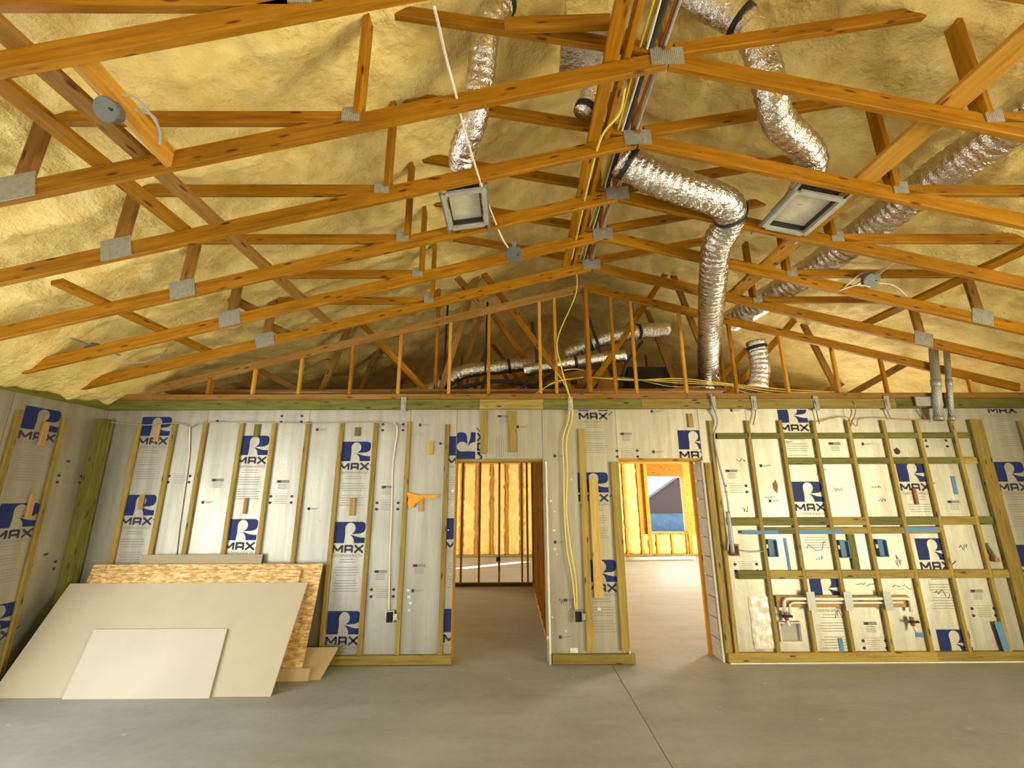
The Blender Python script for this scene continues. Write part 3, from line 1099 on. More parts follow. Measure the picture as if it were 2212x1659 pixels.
def scissor_truss(y, label, idx):
    root = thing('roof_truss', (XR, y, chord_z(XL)), label, 'truss', 'scissor roof trusses')
    for s in (-1, 1):
        mt = 'truss' if s > 0 else 'truss'
        xe = XR + s * (XR - XL)
        xm = XR + s * 0.02
        member('bottom_chord', xm, chord_z(xm), xe, chord_z(xe), y, root, CH, mt)
        xt = XR + s * 5.5
        member('top_chord', XR + s * 0.02, 5.33 + 0.08, xt, 5.33 + 0.08 - 0.417 * 5.5, y, root, WB, mt)
        # webs
        xv = XR + s * 1.82
        member('web', XR + s * 0.06, ZA + 0.075, XR + s * 1.82, 4.66, y, root, WB, mt)
        member('web', xv, chord_z(xv) + 0.05, xv, 4.66, y, root, WB, mt)
        member('web', XR + s * 1.90, 3.815, XR + s * 3.55, 3.815, y, root, WB * 0.95, mt)
        xs_ = XR + s * 3.63
        member('web', xs_, chord_z(xs_) + 0.05, xs_ - s * 0.02, 3.86, y, root, WB, 'truss_dull')
        gusset(xv + s * 0.035, chord_z(xv) + 0.045, y - TH / 2 - 0.003, 0.105, 0.095, 0, root)
        gusset(xs_, chord_z(xs_) + 0.02, y - TH / 2 - 0.003, 0.20, 0.155, s * 0.25 * -1 if s > 0 else 0.25, root)
    if idx < 2:
        a, b = ((atY(575, 700, y), atY(625, 722, y)), (atY(492, 640, y), atY(560, 674, y)))[idx]
        member('web', a.x, a.z, b.x, b.z, y + 0.045, root, WB, 'truss_dull')
    member('king_post', XR, ZA + 0.05, XR, 5.36, y, root, WB, 'truss')
    gusset(XR + 0.0, ZA + 0.012, y - TH / 2 - 0.003, 0.20, 0.125, 0.03, root)
    return root


ORD = ['scissor truss closest to the stud gable end', 'second scissor truss out from the stud gable end', 'third scissor truss out from the stud gable end',
       'fourth scissor truss out from the gable, just in front of both register boots', 'fifth scissor truss out from the gable, crossing the bright short board',
       'foremost scissor truss, only its chord shows along the top edge']
for i, y in enumerate(TY):
    scissor_truss(y, ORD[i], i)

# gable end truss with vertical studs standing on the rear wall
YG = 4.945
gable = thing('gable_truss', (XR, YG, 2.84), 'gable end truss with vertical studs standing on the rear wall', 'truss')
for s in (-1, 1):
    xe = XR + s * (XR - XL)
    member('bottom_chord', XR + s * 0.01, 4.205, XR + s * 5.12, 4.205 - SL * 5.12, YG, gable, 0.10, 'truss_dull' if s < 0 else 'truss')
GST = (-3.54, -3.03, -2.49, -1.89, -1.32, -0.72, -0.25, 0.37, 0.56, 1.26, 1.51, 2.10, 2.70, 3.31, 3.92, 4.49, 5.5)
for i, x in enumerate(GST):
    zt = 4.205 - SL * abs(x - XR) - 0.04
    member('gable_stud', x, 2.842, x, zt, YG + 0.004, gable, 0.04 if x not in (-3.54, ) else 0.08, 'stud' if i % 3 else 'truss', 0.036)
member('king_post', XR, 2.842, XR, 4.17, YG - 0.004, gable, 0.125, 'truss', 0.042)

# flat trusses over the rear rooms
def attic_truss(y, label):
    root = thing('attic_truss', (XR, y, 2.84), label, 'truss', 'flat bottomed trusses over the rear rooms')
    member('bottom_chord', XL, 2.90, XQ, 2.90, y, root, 0.10, 'truss_dull')
    for s in (-1, 1):
        X = lambda d: XR + s * d
        T = lambda d: 5.33 + 0.05 - 0.417 * d
        member('web', X(0.05), 2.95, X(1.35), T(1.35), y, root, 0.08, 'truss')
        member('web', X(1.40), T(1.4), X(1.9), 2.95, y, root, 0.08, 'truss_dull')
        member('web', X(1.98), 2.95, X(3.1), T(3.1), y, root, 0.08, 'truss')
        member('web', X(3.15), T(3.15), X(3.5), 2.95, y, root, 0.08, 'truss_dull')
        member('web', X(3.6), 2.95, X(4.6), T(4.6), y, root, 0.08, 'truss_dull')
        member('web', X(1.95), 2.95, X(1.95), T(1.95), y, root, 0.08, 'truss')
        gusset(X(1.92), 2.935, y - TH / 2 - 0.003, 0.14, 0.10, 0, root)
    return root


for i, (y, t) in enumerate(((5.62, 'first flat truss behind the gable studs'), (6.84, 'second flat truss back in the dark attic'),
                            (8.67, 'third flat truss over the stud partition'), (9.9, 'rearmost flat truss over the far rooms'))):
    attic_truss(y, t)
deck = thing('attic_deck', (-0.9, 7.4, 2.95), 'dark planked deck laid on the attic joists behind the gable', 'deck')  # carried past the visible planks to block light rising into the attic
for k in range(25):
    beam('plank', (-4.6, 5.42 + 0.265 * k, 2.968 + 0.004 * (k % 2)), (2.75 if k < 7 else 6.5, 5.42 + 0.265 * k, 2.968 + 0.004 * (k % 2)), 0.255, 0.03, 'truss_dull', deck)
handler = thing('air_handler', (2.35, 6.9, 2.99), 'dark boxy air handler in the attic behind the gable studs', 'air handler')
box('cabinet', (2.0, 6.95, 2.99), (2.75, 7.6, 3.75), 'black_foam', handler)
box('access_panel', (2.04, 6.94, 3.05), (2.70, 6.9495, 3.68), 'dark', handler)
for k, (q, r_) in enumerate((([(-0.9, 6.1, 3.15), (-0.2, 6.15, 3.3), (0.5, 6.1, 3.2), (1.0, 6.2, 3.3)], .03), ([(-0.6, 6.4, 3.1), (0.1, 6.3, 3.12), (0.8, 6.35, 3.5), (1.6, 6.4, 3.6)], .035), ([(0.1, 6.0, 3.05), (0.4, 6.0, 3.5), (0.35, 6.1, 4.2)], .028),
                           ([(1.2, 5.9, 3.1), (1.35, 6.0, 3.6), (1.2, 6.1, 4.3)], .025), ([(1.55, 5.9, 3.05), (1.7, 6.0, 3.5), (2.0, 6.1, 3.9)], .025))):
    cable('insulated_line', q, r_, 'black_foam', ('long low', 'rising', 'bent upright', 'curved', 'slanting')[k] + ' black insulated line in the attic behind the gable', 'pipe', sides=8)

# ------------------------------------------------------------------ lateral braces
def brace(x, y0, y1, w, h, label, mat='truss', z=None, x1=None, group='long braces laid across the trusses', tilt=True):
    s = 1 if x < XR else -1
    up = Vector((-s * SL, 0, 1)) if tilt else Vector((0, 0, 1))
    z0 = chord_z(x) + CH / 2 * 1.03 + h / 2 if z is None else z
    xx = x if x1 is None else x1
    o = beam('brace_board', (x, y0, z0), (xx, y1, z0), w, h, mat, None, up)
    return tag(o, label, 'brace', group)


brace(-2.27, 0.55, 2.75, 0.089, 0.038, 'outer of two parallel brace boards above the ceiling light bracket')
brace(-2.07, 0.55, 4.60, 0.089, 0.038, 'long brace board running back across five trusses to the gable', 'truss_dull', x1=-2.02)
tag(beam('brace_board', (-1.90, 1.475, 3.60), (-1.885, 2.06, 3.53), 0.038, 0.12, 'stud'), 'short bright orange board carrying the round ceiling light bracket', 'brace')
brace(-3.33, 2.9, 4.62, 0.089, 0.038, 'low brace board near the foil side wall')
brace(2.58, 0.7, 4.60, 0.14, 0.038, 'wide pale brace plank beside the second register boot', 'stud')
brace(4.02, 1.6, 4.62, 0.089, 0.038, 'brace board on the far slope past the jacketed duct')
brace(0.585, 0.6, 4.62, 0.085, 0.040, 'first board of the pair beside the ridge cables', 'truss', z=chord_z(0.6) + 0.09, x1=0.66, tilt=False)
brace(0.69, 0.6, 4.62, 0.040, 0.089, 'upright second board of the pair beside the ridge cables', 'truss', z=chord_z(0.7) + 0.11, x1=0.75, tilt=False)
tag(beam('brace_board', atY(1090, 55, 1.95), atY(1318, 48, 1.95), 0.04, 0.09, 'truss'), 'short level board between the ridge boards and a silver duct', 'brace')
tag(beam('brace_board', atY(988, 600, 4.9) , atY(1040, 660, 4.9), 0.04, 0.08, 'truss_dull'), 'short slanting offcut behind the truss beside the gable', 'brace')

# ------------------------------------------------------------------ cables and pipes along the ridge
for i, (dx, dz, m_, r, lb) in enumerate(((0.775, 0.03, 'yellow', 0.009, 'yellow cable lying next to the ridge boards'), (0.795, 0.045, 'yellow', 0.009, 'upper yellow cable of the ridge bundle'),
                                         (0.81, 0.02, 'white_cable', 0.008, 'cream cable in the ridge bundle'), (0.845, 0.03, 'black_foam', 0.02, 'black insulated refrigerant line along the ridge'),
                                         (0.905, 0.03, 'copper', 0.011, 'bare copper pipe along the ridge'), (0.93, 0.02, 'grey_cable', 0.009, 'grey cable beside the copper ridge pipe'))):
    pts = []
    for k in range(9):
        y = 0.6 + 0.5 * k
        pts.append((dx + 0.05 * (y / 4.6) * (1 if dx < 0.83 else 0.6) + random.uniform(-.008, .008), y, chord_z(0.8) + CH / 2 + 0.03 + dz + random.uniform(0, .012)))
    cable('ridge_cable' if 'cable' in lb else 'ridge_pipe', pts, r, m_, lb, 'cable' if 'cable' in lb else 'pipe')
cable('hanging_cable', [atY(1350, 190, 2.2), atY(1338, 245, 2.35), atY(1300, 295, 2.5), atY(1275, 380, 2.9), atY(1255, 470, 3.5), atY(1235, 560, 4.2)], 0.008, 'yellow', 'loose yellow cable sagging below the ridge boards', n=10)
cable('hanging_cable', [atY(1240, 560, 4.5), atY(1245, 630, 4.9), atY(1205, 730, 4.92), atY(1212, 790, 4.88), atY(1232, 862, 4.90)], 0.007, 'yellow', 'yellow cable dropping from the gable to the plate strap', n=10)
# yellow pair running down the pier to its outlet box
for k, (dx, lb) in enumerate(((0, 'yellow cable running down the pier to the outlet box'), (8, 'second yellow cable beside it down the pier'))):
    cable('wall_cable', [atY(1232 + dx * .3, 862, 4.915), atY(1228 + dx, 905, 4.945), atY(1216 + dx, 950, 4.945), atY(1218 + dx, 1020, 4.94), atY(1219 + dx * .6, 1100, 4.94), atY(1224 + dx, 1180, 4.94), atY(1236 + dx, 1250, 4.94), atY(1243 + dx * .4, 1318, 4.955)],
          0.0075, 'yellow', lb, n=10)

# white cord hanging along the trusses
cable('cream_cable', [atY(938, 15, 1.45), atY(950, 65, 1.6), atY(965, 130, 1.8), atY(985, 205, 2.0), atY(1000, 270, 2.2), atY(1015, 320, 2.35), atY(1040, 400, 2.7), atY(1062, 460, 3.1), atY(1085, 515, 3.4), atY(1105, 545, 3.6)],
      0.008, 'white_cable', 'cream cord strung across the trusses past the silver duct', 'cable', n=12)

# ------------------------------------------------------------------ silver flexible ducts
flex_duct([atY(1150, -70, 2.25), atY(1090, 0, 2.22), atY(1052, 60, 2.22), atY(1040, 150, 2.32), atY(1022, 262, 2.45), (-0.345, 2.65, 4.115), (-0.335, 2.80, 4.04), (-0.335, 2.92, 4.0)], 0.098,
          'silver flexible duct dropping to the square register boot beside the cord', (0.24,))
flex_duct([atY(1262, 62, 2.34), atY(1276, 90, 2.38), atY(1290, 120, 2.42), atY(1285, 190, 2.45), atY(1262, 250, 2.5)], 0.085, 'short silver duct behind the ridge boards', (0.93,))
flex_duct([atY(1400, -70, 2.25), atY(1470, -20, 2.25), atY(1545, 15, 2.22), atY(1610, 55, 2.22), atY(1645, 120, 2.24), atY(1668, 215, 2.34), atY(1683, 262, 2.45), (2.23, 2.66, 4.12), (2.31, 2.84, 4.05), (2.33, 2.97, 4.01)], 0.105,
          'silver duct bending down to the slanted register boot', (0.34,))
flex_duct([atY(1340, 340, 2.9), atY(1405, 380, 2.95), atY(1490, 412, 3.0), atY(1565, 440, 3.1), atY(1575, 480, 3.3), atY(1548, 530, 3.55), atY(1540, 600, 3.9), atY(1535, 690, 4.6), atY(1530, 770, 5.35), atY(1532, 830, 5.9)], 0.135,
          'fat silver duct turning back through the gable studs', (0.02, 0.27))
flex_duct([(3.32, 1.3, 4.02), (3.32, 2.2, 4.05), (3.32, 3.0, 4.07), (3.28, 3.9, 4.03), (3.15, 4.6, 3.98), (2.95, 5.3, 3.9)], 0.15, 'long jacketed silver duct on the far slope behind the wide plank', (), 1.3)
flex_duct([(0.75, 6.45, 3.62), (0.3, 6.3, 3.6), (-0.2, 6.3, 3.55), (-0.7, 6.2, 3.45), (-1.2, 6.25, 3.18), (-1.7, 6.3, 3.1)], 0.11, 'silver duct slung low in the attic beyond the gable king post', (0.3, 0.7))
flex_duct([(2.6, 6.6, 4.3), (2.0, 6.5, 4.2), (1.4, 6.5, 4.05), (0.9, 6.6, 3.85)], 0.12, 'upper silver duct in the attic beyond the gable king post', (0.3, 0.75))
flex_duct([(0.9, 7.2, 3.5), (0.2, 7.1, 3.35), (-0.6, 7.1, 3.25), (-1.6, 7.2, 3.2)], 0.1, 'rearmost silver duct lying on the attic joists', (0.4, 0.8))
flex_duct([(3.22, 5.3, 3.62), (3.25, 5.32, 3.3), (3.2, 5.35, 3.02)], 0.12, 'silver duct standing upright behind the gable studs', (0.15,))
flex_duct([(1.7, 6.0, 3.65), (1.3, 6.0, 3.6), (0.7, 5.95, 3.5), (0.2, 6.0, 3.42)], 0.09, 'narrow silver duct crossing behind the gable king post', (0.5,))
# hanger rods in the attic
for x, y, z0, z1, lb in ((-0.95, 6.0, 3.3, 4.45, 'thin black hanger strap behind the gable, above the low duct'), (-0.35, 6.0, 3.4, 4.5, 'thin black hanger strap next to the gable diagonal'),
                         (1.9, 6.2, 3.4, 4.6, 'thin black hanger strap past the king post')):
    tag(beam('hanger_strap', (x, y, z0), (x + 0.02, y, z1), 0.012, 0.03, 'black', None, (1, 0, 0)), lb, 'strap')
air_plenum = thing('duct_plenum', atY(1265, 5, 2.6), 'silver duct board box above the ridge boards', 'plenum')
for sx in (-1, 1):
    pass
multibox('plenum_box', [((0.38, 2.14, 4.66), (0.66, 2.50, 4.90)), ((0.36, 2.12, 4.64), (0.68, 2.52, 4.665))], 'duct', air_plenum)

# ------------------------------------------------------------------ register boots hung between trusses
def register_boot(cx, y0, y1, w, z, slope, label, rails):
    root = thing('register_boot', (cx, (y0 + y1) / 2, z), label, 'register', 'register boots')
    R = Matrix.Rotation(-slope, 4, 'Y')
    base = Matrix.Translation((cx, (y0 + y1) / 2, z)) @ R
    d = y1 - y0
    t = 0.035

    def bar(nm, lo, hi, mat):
        lo, hi = Vector(lo), Vector(hi)
        link(nm, box_mesh(hi - lo, mat), None, root, base @ Matrix.Translation((lo + hi) / 2))
    for s in (-1, 1):
        bar('frame_side', (s * w / 2 - t / 2, -d / 2, -0.012), (s * w / 2 + t / 2, d / 2, 0.012), 'boot')
        bar('frame_end', (-w / 2 + t / 2, s * d / 2 - t / 2, -0.0115), (w / 2 - t / 2, s * d / 2 + t / 2, 0.0115), 'boot')
        bar('collar_side', (s * (w / 2 - 0.03) - 0.004, -d / 2 + 0.03, 0.012), (s * (w / 2 - 0.03) + 0.004, d / 2 - 0.03, 0.14), 'black')
        bar('collar_end', (-w / 2 + 0.03, s * (d / 2 - 0.03) - 0.004, 0.0121), (w / 2 - 0.03, s * (d / 2 - 0.03) + 0.004, 0.14), 'black')
        bar('hanger_rail', (s * (w / 2 + 0.02) - 0.012, -d / 2 - rails[0], 0.013), (s * (w / 2 + 0.02) + 0.012, d / 2 + rails[1], 0.035), 'metal')
    bar('film_cover', (-w / 2 + 0.034, -d / 2 + 0.034, 0.05), (w / 2 - 0.034, d / 2 - 0.034, 0.06), 'boot_lining')
    return root


register_boot(-0.335, 2.72, 3.14, 0.30, 3.86, SL * 0.6, 'square grey register boot hung below the silver duct beside the cord', (0.03, 0.22))
register_boot(2.33, 2.76, 3.20, 0.34, 3.86, -SL * 0.9, 'slanted grey register boot hung next to the wide pale plank', (0.10, 0.16))


# ------------------------------------------------------------------ ceiling light boxes
def light_box(c, label, axis=(0, -0.4, -1), r=0.055, bar=0.22):
    c = Vector(c)
    root = thing('junction_box', c, label, 'junction box', 'round metal junction boxes')
    ax = Vector(axis).normalized()
    path = [c, c + ax * 0.004, c + ax * 0.045, c + ax * 0.05]
    link('can', tube_mesh('can', path, lambda i, k: (r * 0.9, r, r, r * 0.92)[i], 8, True, False), 'box_steel', root)
    cv = link('cover', tube_mesh('cover', [c + ax * 0.048, c + ax * 0.056], lambda i, k: r * (1.08 if i == 0 else 1.0), 16, True, False), 'box_steel', root)
    beam('bracket', c + Vector((0, -bar, 0.01)), c + Vector((0, bar, 0.01)), 0.03, 0.012, 'metal', root)
    link('screw', tube_mesh('screw', [c + ax * 0.05 + Vector((r * .5, 0, 0)), c + ax * 0.064 + Vector((r * .5, 0, 0))], 0.006, 6), 'black', cv)
    return root


light_box(atY(248, 243, 1.60), 'round metal light box on the short bright orange board', (0.1, -0.9, -0.6), 0.05, 0.05)
light_box(atY(1110, 545, 3.60), 'metal light box hanging where the cream cord ends', (0, -0.6, -0.8), 0.075, 0.2)
light_box(atY(1875, 603, 3.80), 'round metal light box with loose wires on the far slope', (0, -0.7, -0.6), 0.075, 0.2)
light_box(atY(208, 752, 3.95), 'metal light box near the foil side wall', (0.2, -0.6, -0.8), 0.07, 0.25)
cable('loop_cable', [atY(262, 205, 1.6), atY(290, 210, 1.62), atY(320, 240, 1.66), atY(345, 280, 1.72), atY(345, 310, 1.78), atY(335, 255, 1.72), atY(290, 236, 1.66)], 0.006, 'grey_cable', 'grey cable looping from the light box on the short board', n=10)
cable('loop_cable', [atY(235, 765, 3.95), atY(265, 782, 4.0), atY(310, 782, 4.1), atY(345, 770, 4.2), atY(360, 755, 4.3)], 0.006, 'grey_cable', 'thin grey cable sagging from the light box by the foil side wall', n=10)
for k, (a, b) in enumerate((((1890, 600), (1950, 560)), ((1890, 610), (1960, 640)), ((1880, 620), (1812, 628)), ((1865, 590), (1820, 625)))):
    cable('loose_wire', [atY(a[0], a[1], 3.78), atY((a[0] + b[0]) / 2 + 6, (a[1] + b[1]) / 2 - 8, 3.8), atY(b[0], b[1], 3.85)], 0.005, 'white_cable', ('upper', 'lower', 'long drooping', 'short drooping')[k] + ' loose pale wire at the far slope light box', 'wire')

# ------------------------------------------------------------------ things on the rear wall
def outlet(px, py, label):
    p = atY(px, py, 4.95)
    root = thing('outlet_box', (p.x, 4.98, p.z), label, 'outlet box', 'outlet boxes')
    w, h = 0.04, 0.055
    for s in (-1, 1):
        box('box_side', (p.x + s * w - 0.004, 4.925, p.z - h), (p.x + s * w + 0.004, 4.979, p.z + h), 'metal', root)
        box('box_end', (p.x - w, 4.926, p.z + s * h - 0.004), (p.x + w, 4.979, p.z + s * h + 0.004), 'metal', root)
    box('box_back', (p.x - w, 4.972, p.z - h), (p.x + w, 4.9785, p.z + h), 'dark', root)
    box('mounting_ear', (p.x + w, 4.93, p.z - 0.03), (p.x + w + 0.035, 4.934, p.z + 0.03), 'metal', root)
    return root


outlet(843, 1332, 'metal outlet box at the foot of the white wall cable')
outlet(1249, 1331, 'metal outlet box at the foot of the yellow cables on the pier')
cable('wall_cable', [atY(850, 912, 4.95), atY(858, 930, 4.96), atY(849, 1000, 4.965), atY(846, 1100, 4.965), atY(842, 1200, 4.965), atY(840, 1322, 4.965)], 0.008, 'white_cable', 'white cable running down a foil board to the outlet box')
cable('wall_cable', [atY(236, 912, 4.93), atY(310, 918, 4.945), atY(380, 914, 4.93), atY(410, 922, 4.945), atY(430, 914, 4.94), atY(520, 912, 4.94), atY(665, 914, 4.94), atY(810, 912, 4.94), atY(870, 922, 4.945)], 0.006, 'grey_cable', 'thin cable strung level across the strip tops')
cable('wall_cable', [atY(410, 922, 4.965), atY(408, 985, 4.968), atY(398, 1060, 4.968), atY(388, 1130, 4.968), atY(380, 1198, 4.968)], 0.007, 'white_cable', 'white cable dropping between the strips behind the grey board')
cable('wall_cable', [atY(1535, 850, 4.90), atY(1542, 880, 4.915), atY(1550, 910, 4.94), atY(1543, 945, 4.94), atY(1553, 1000, 4.93), atY(1568, 1060, 4.925), atY(1575, 1120, 4.93), atY(1572, 1190, 4.93)], 0.010, 'grey_cable', 'grey cable dropping beside the first kitchen wall strip')
conduit = cable('conduit', [atY(1572, 1105, 4.925), atY(1578, 1150, 4.925), atY(1583, 1195, 4.93)], 0.022, 'grey_pipe', 'short grey conduit at the end of the kitchen wall backing', 'conduit', sides=10)
for k, (px0, px1, py) in enumerate(((1632, 1627, 918), (1764, 1770, 916), (1848, 1836, 921), (1918, 1925, 906), (1990, 2000, 905))):
    x = atY(px1, py, 4.95)
    cable('drop_cable', [atY(px0 - 4, 866, 4.915), atY(px0, 890, 4.945), atY(px1, py, 4.945)], 0.006, 'treated', ('first', 'second', 'third', 'fourth', 'fifth')[k] + ' short brown cable hanging over the kitchen wall from the plate', group='short cables over the kitchen wall')
cable('wall_cable', [atY(1768, 912, 4.945), atY(1790, 905, 4.935), atY(1826, 900, 4.93), atY(1850, 920, 4.93), atY(1856, 905, 4.93), atY(1900, 902, 4.93), atY(1960, 906, 4.93), atY(2010, 908, 4.93)], 0.006, 'block_wood', 'brown cable draped along the tops of the kitchen wall strips')

# orange cloth caught on a block
cl = thing('orange_cloth', atY(905, 1076, 4.95), 'scrap of orange cloth caught behind a wood block', 'cloth')
pts = [(878, 1063), (893, 1066), (905, 1070), (935, 1069), (951, 1070), (930, 1078), (915, 1076), (908, 1083), (898, 1088), (893, 1096), (886, 1098), (880, 1090), (882, 1078)]
v = [atY(x, y, 4.945 + 0.012 * math.sin(i * 1.9)) for i, (x, y) in enumerate(pts)]
n_ = len(v)
v2 = [p + Vector((0, 0.004, 0)) for p in v]
link('cloth_piece', mesh_from('cloth_piece', v + v2, [tuple(range(n_)), tuple(range(2 * n_ - 1, n_ - 1, -1))] + [(i, i + n_, (i + 1) % n_ + n_, (i + 1) % n_) for i in range(n_)]), 'orange', cl)

# blue tape and electrical boxes on the kitchen wall
def tape(px, py, w, h, rot, label, y=4.944, mat='tape'):
    p = atY(px, py, y)
    o = link('tape_strip', box_mesh(Vector((w, 0.003, h)), mat), None, None, Matrix.Translation(p) @ Matrix.Rotation(rot, 4, 'Y'))
    return tag(o, label, 'tape', 'blue tape strips')


tape(1642, 1150, 0.40, 0.040, 0, 'long blue tape strip over the first blue box')
tape(1773, 1149, 0.48, 0.045, 0, 'longest blue tape strip on the kitchen wall backing')
tape(1990, 1144, 0.36, 0.05, 0, 'blue tape strip above the big logo under the backing')
tape(1701, 1198, 0.03, 0.34, -0.02, 'upright blue tape strip between two blue boxes', 4.976)
tape(1817, 1392, 0.045, 0.12, 0, 'short blue tape strip by the bottom plate', 4.976)
tape(1995, 1372, 0.16, 0.045, 0.05, 'short level blue tape strip beside the lowest big logo', 4.976)
tape(2062, 1048, 0.045, 0.20, 0.02, 'narrow blue tape strip high on the kitchen wall', 4.976)
tape(2165, 1375, 0.07, 0.28, -0.1, 'blue tape strip crossing the last kitchen strip', 4.944)


def blue_box(px, py, label):
    p = atY(px, py, 4.95)
    root = thing('switch_box', (p.x, 4.978, p.z), label, 'switch box', 'blue switch boxes')
    w, h = 0.045, 0.085
    for s in (-1, 1):
        box('box_side', (p.x + s * w - 0.005, 4.935, p.z - h), (p.x + s * w + 0.005, 4.979, p.z + h), 'blue_box', root)
        box('box_end', (p.x - w, 4.936, p.z + s * h - 0.005), (p.x + w, 4.979, p.z + s * h + 0.005), 'blue_box', root)
    box('box_back', (p.x - w, 4.962, p.z - h), (p.x + w, 4.9785, p.z + h), 'blue_box', root)
    box('nail_tab', (p.x - w - 0.025, 4.94, p.z + 0.0), (p.x - w, 4.950, p.z + 0.04), 'white_edge', root)
    return root


blue_box(1669, 1184, 'blue switch box under the first tape strip')
blue_box(1824, 1186, 'blue switch box beside the green upright block')
blue_box(1906, 1184, 'blue switch box next to the big logo')
pb = thing('switch_box', atY(1586, 1188, 4.95), 'dark red switch box at the end of the kitchen wall', 'switch box')
p = atY(1586, 1188, 4.95)
box('box_body', (p.x - 0.04, 4.93, p.z - 0.06), (p.x + 0.045, 4.979, p.z + 0.06), 'rust', pb)
box('box_cover', (p.x - 0.03, 4.925, p.z - 0.045), (p.x + 0.03, 4.9299, p.z + 0.045), 'dark', pb)
cable('wall_cable', [p + Vector((0.05, 0, 0)), atY(1606, 1190, 4.95), atY(1630, 1192, 4.955), atY(1655, 1190, 4.955)], 0.006, 'grey_cable', 'short grey cable between the red and the blue switch boxes')
pe = thing('cable_clamp', atY(2140, 1190, 4.95), 'grey cable clamp by the wide kitchen wall post', 'clamp')
p = atY(2140, 1188, 4.95)
beam('clamp_bar', p + Vector((-0.03, 0, 0.07)), p + Vector((0.03, 0, -0.08)), 0.02, 0.05, 'grey_pipe', pe, (0, 1, 0))
box('clamp_knob', (p.x + 0.0, 4.93, p.z - 0.12), (p.x + 0.05, 4.975, p.z - 0.07), 'rust', pe)
# torn stains in the foil
for px, py, w, h, lb in ((1675, 1050, 0.09, 0.16, 0), (1937, 975, 0.10, 0.09, 1)):
    p = atY(px, py, YB)
    rr = random.Random(px)
    bm = bmesh.new()
    bm_poly(bm, [(w * .5 * rr.uniform(.5, 1.1) * math.cos(a * math.pi / 5), h * .5 * rr.uniform(.5, 1.1) * math.sin(a * math.pi / 5)) for a in range(10)], 0)
    me = bpy.data.meshes.new('foil_tear')
    bm.to_mesh(me)
    bm.free()
    me.materials.append(M['dark' if lb else 'rust'])
    fix_normals(me)
    put_print(me, p.x, p.z, 'foil_tear')

# supply pipes on the kitchen wall
sp = thing('supply_pipe', atY(1830, 1300, 4.93), 'cream supply pipe run with protector plates low on the kitchen wall', 'pipe')


def pipe_pts(lst, y=4.925):
    return [atY(a, b, y) for a, b in lst]


link('pipe_run', tube_mesh('pipe_run', pipe_pts([(1694, 1322), (1694, 1300), (1697, 1294), (1705, 1293), (1800, 1294), (1900, 1293), (1958, 1293), (1965, 1296), (1967, 1305), (1968, 1322)]), 0.016, 10), 'pvc', sp)
link('pipe_run', tube_mesh('pipe_run', pipe_pts([(1706, 1330), (1706, 1306), (1712, 1302), (1800, 1302), (1900, 1302), (1950, 1301)], 4.935), 0.012, 10), 'pvc', sp)
for px in (1749, 1829, 1914):
    p = atY(px, 1297, 4.93)
    box('protector_plate', (p.x - 0.042, 4.900, p.z - 0.09), (p.x + 0.042, 4.906, p.z + 0.09), 'grey_pipe', sp)
for (x0, x1) in ((1676, 1738), (1760, 1818), (1840, 1903), (1925, 1962)):
    a, b = atY(x0, 1297, 4.96), atY(x1, 1297, 4.96)
    box('backing_strip', (a.x, 4.95, a.z - 0.065), (b.x, 4.972, a.z + 0.05), 'block_wood', sp)
for px, py in ((1698, 1328), (1970, 1340)):
    p = atY(px, py, 4.93)
    vt = thing('stop_valve', p, 'dark stop valve under the %s end of the supply pipe' % ('boxed' if px < 1800 else 'far'), 'valve')
    vbod = link('valve_body', tube_mesh('valve_body', [p + Vector((0, 0, 0.03)), p + Vector((0, 0, -0.05))], 0.02, 10), 'rust', vt)
    link('valve_handle', tube_mesh('valve_handle', [p + Vector((-0.05, -0.02, -0.01)), p + Vector((0.05, -0.02, -0.01))], 0.013, 8), 'dark', vbod)
    link('stub_pipe', tube_mesh('stub_pipe', [p + Vector((0, 0, -0.04)), p + Vector((0, -0.03, -0.10))], 0.014, 8), 'pvc', vt)
p = atY(1707, 1365, 4.95)
vb = thing('valve_box', p, 'pale plastic valve box under the boxed supply pipe end', 'box')
for s in (-1, 1):
    box('box_side', (p.x + s * 0.11 - 0.006, 4.93, p.z - 0.09), (p.x + s * 0.11 + 0.006, 4.978, p.z + 0.10), 'white_edge', vb)
    box('box_end', (p.x - 0.104, 4.93, p.z + s * 0.09 - 0.006), (p.x + 0.104, 4.978, p.z + s * 0.09 + 0.006), 'white_edge', vb)
box('box_back', (p.x - 0.104, 4.968, p.z - 0.084), (p.x + 0.104, 4.977, p.z + 0.084), 'grey_cable', vb)
# plastic bag taped at the first bay
def bag():
    a = atY(1648, 1350, 4.955)
    v, f = [], []
    nx, nz = 12, 22
    for i in range(nx + 1):
        for k in range(nz + 1):
            x = a.x - 0.11 + 0.22 * i / nx
            z = a.z - 0.23 + 0.50 * k / nz
            e = min(i, nx - i, k, nz - k)
            b = 0.0 if e == 0 else 0.010 + 0.012 * noise.noise(Vector((x * 20, 3, z * 14))) + 0.006 * noise.noise(Vector((x * 55, 8, z * 40)))
            v.append((x + (0.012 * noise.noise(Vector((5, z * 9, 1))) if e == 0 else 0), 4.977 - max(0.001, b), z))
    for i in range(nx):
        for k in range(nz):
            q = i * (nz + 1) + k
            f.append((q, q + nz + 1, q + nz + 2, q + 1))
    o = link('plastic_bag', mesh_from('plastic_bag', v, f, True), 'plastic_bag')
    tag(o, 'crumpled clear plastic bag fixed low in the first kitchen wall bay', 'bag')


bag()

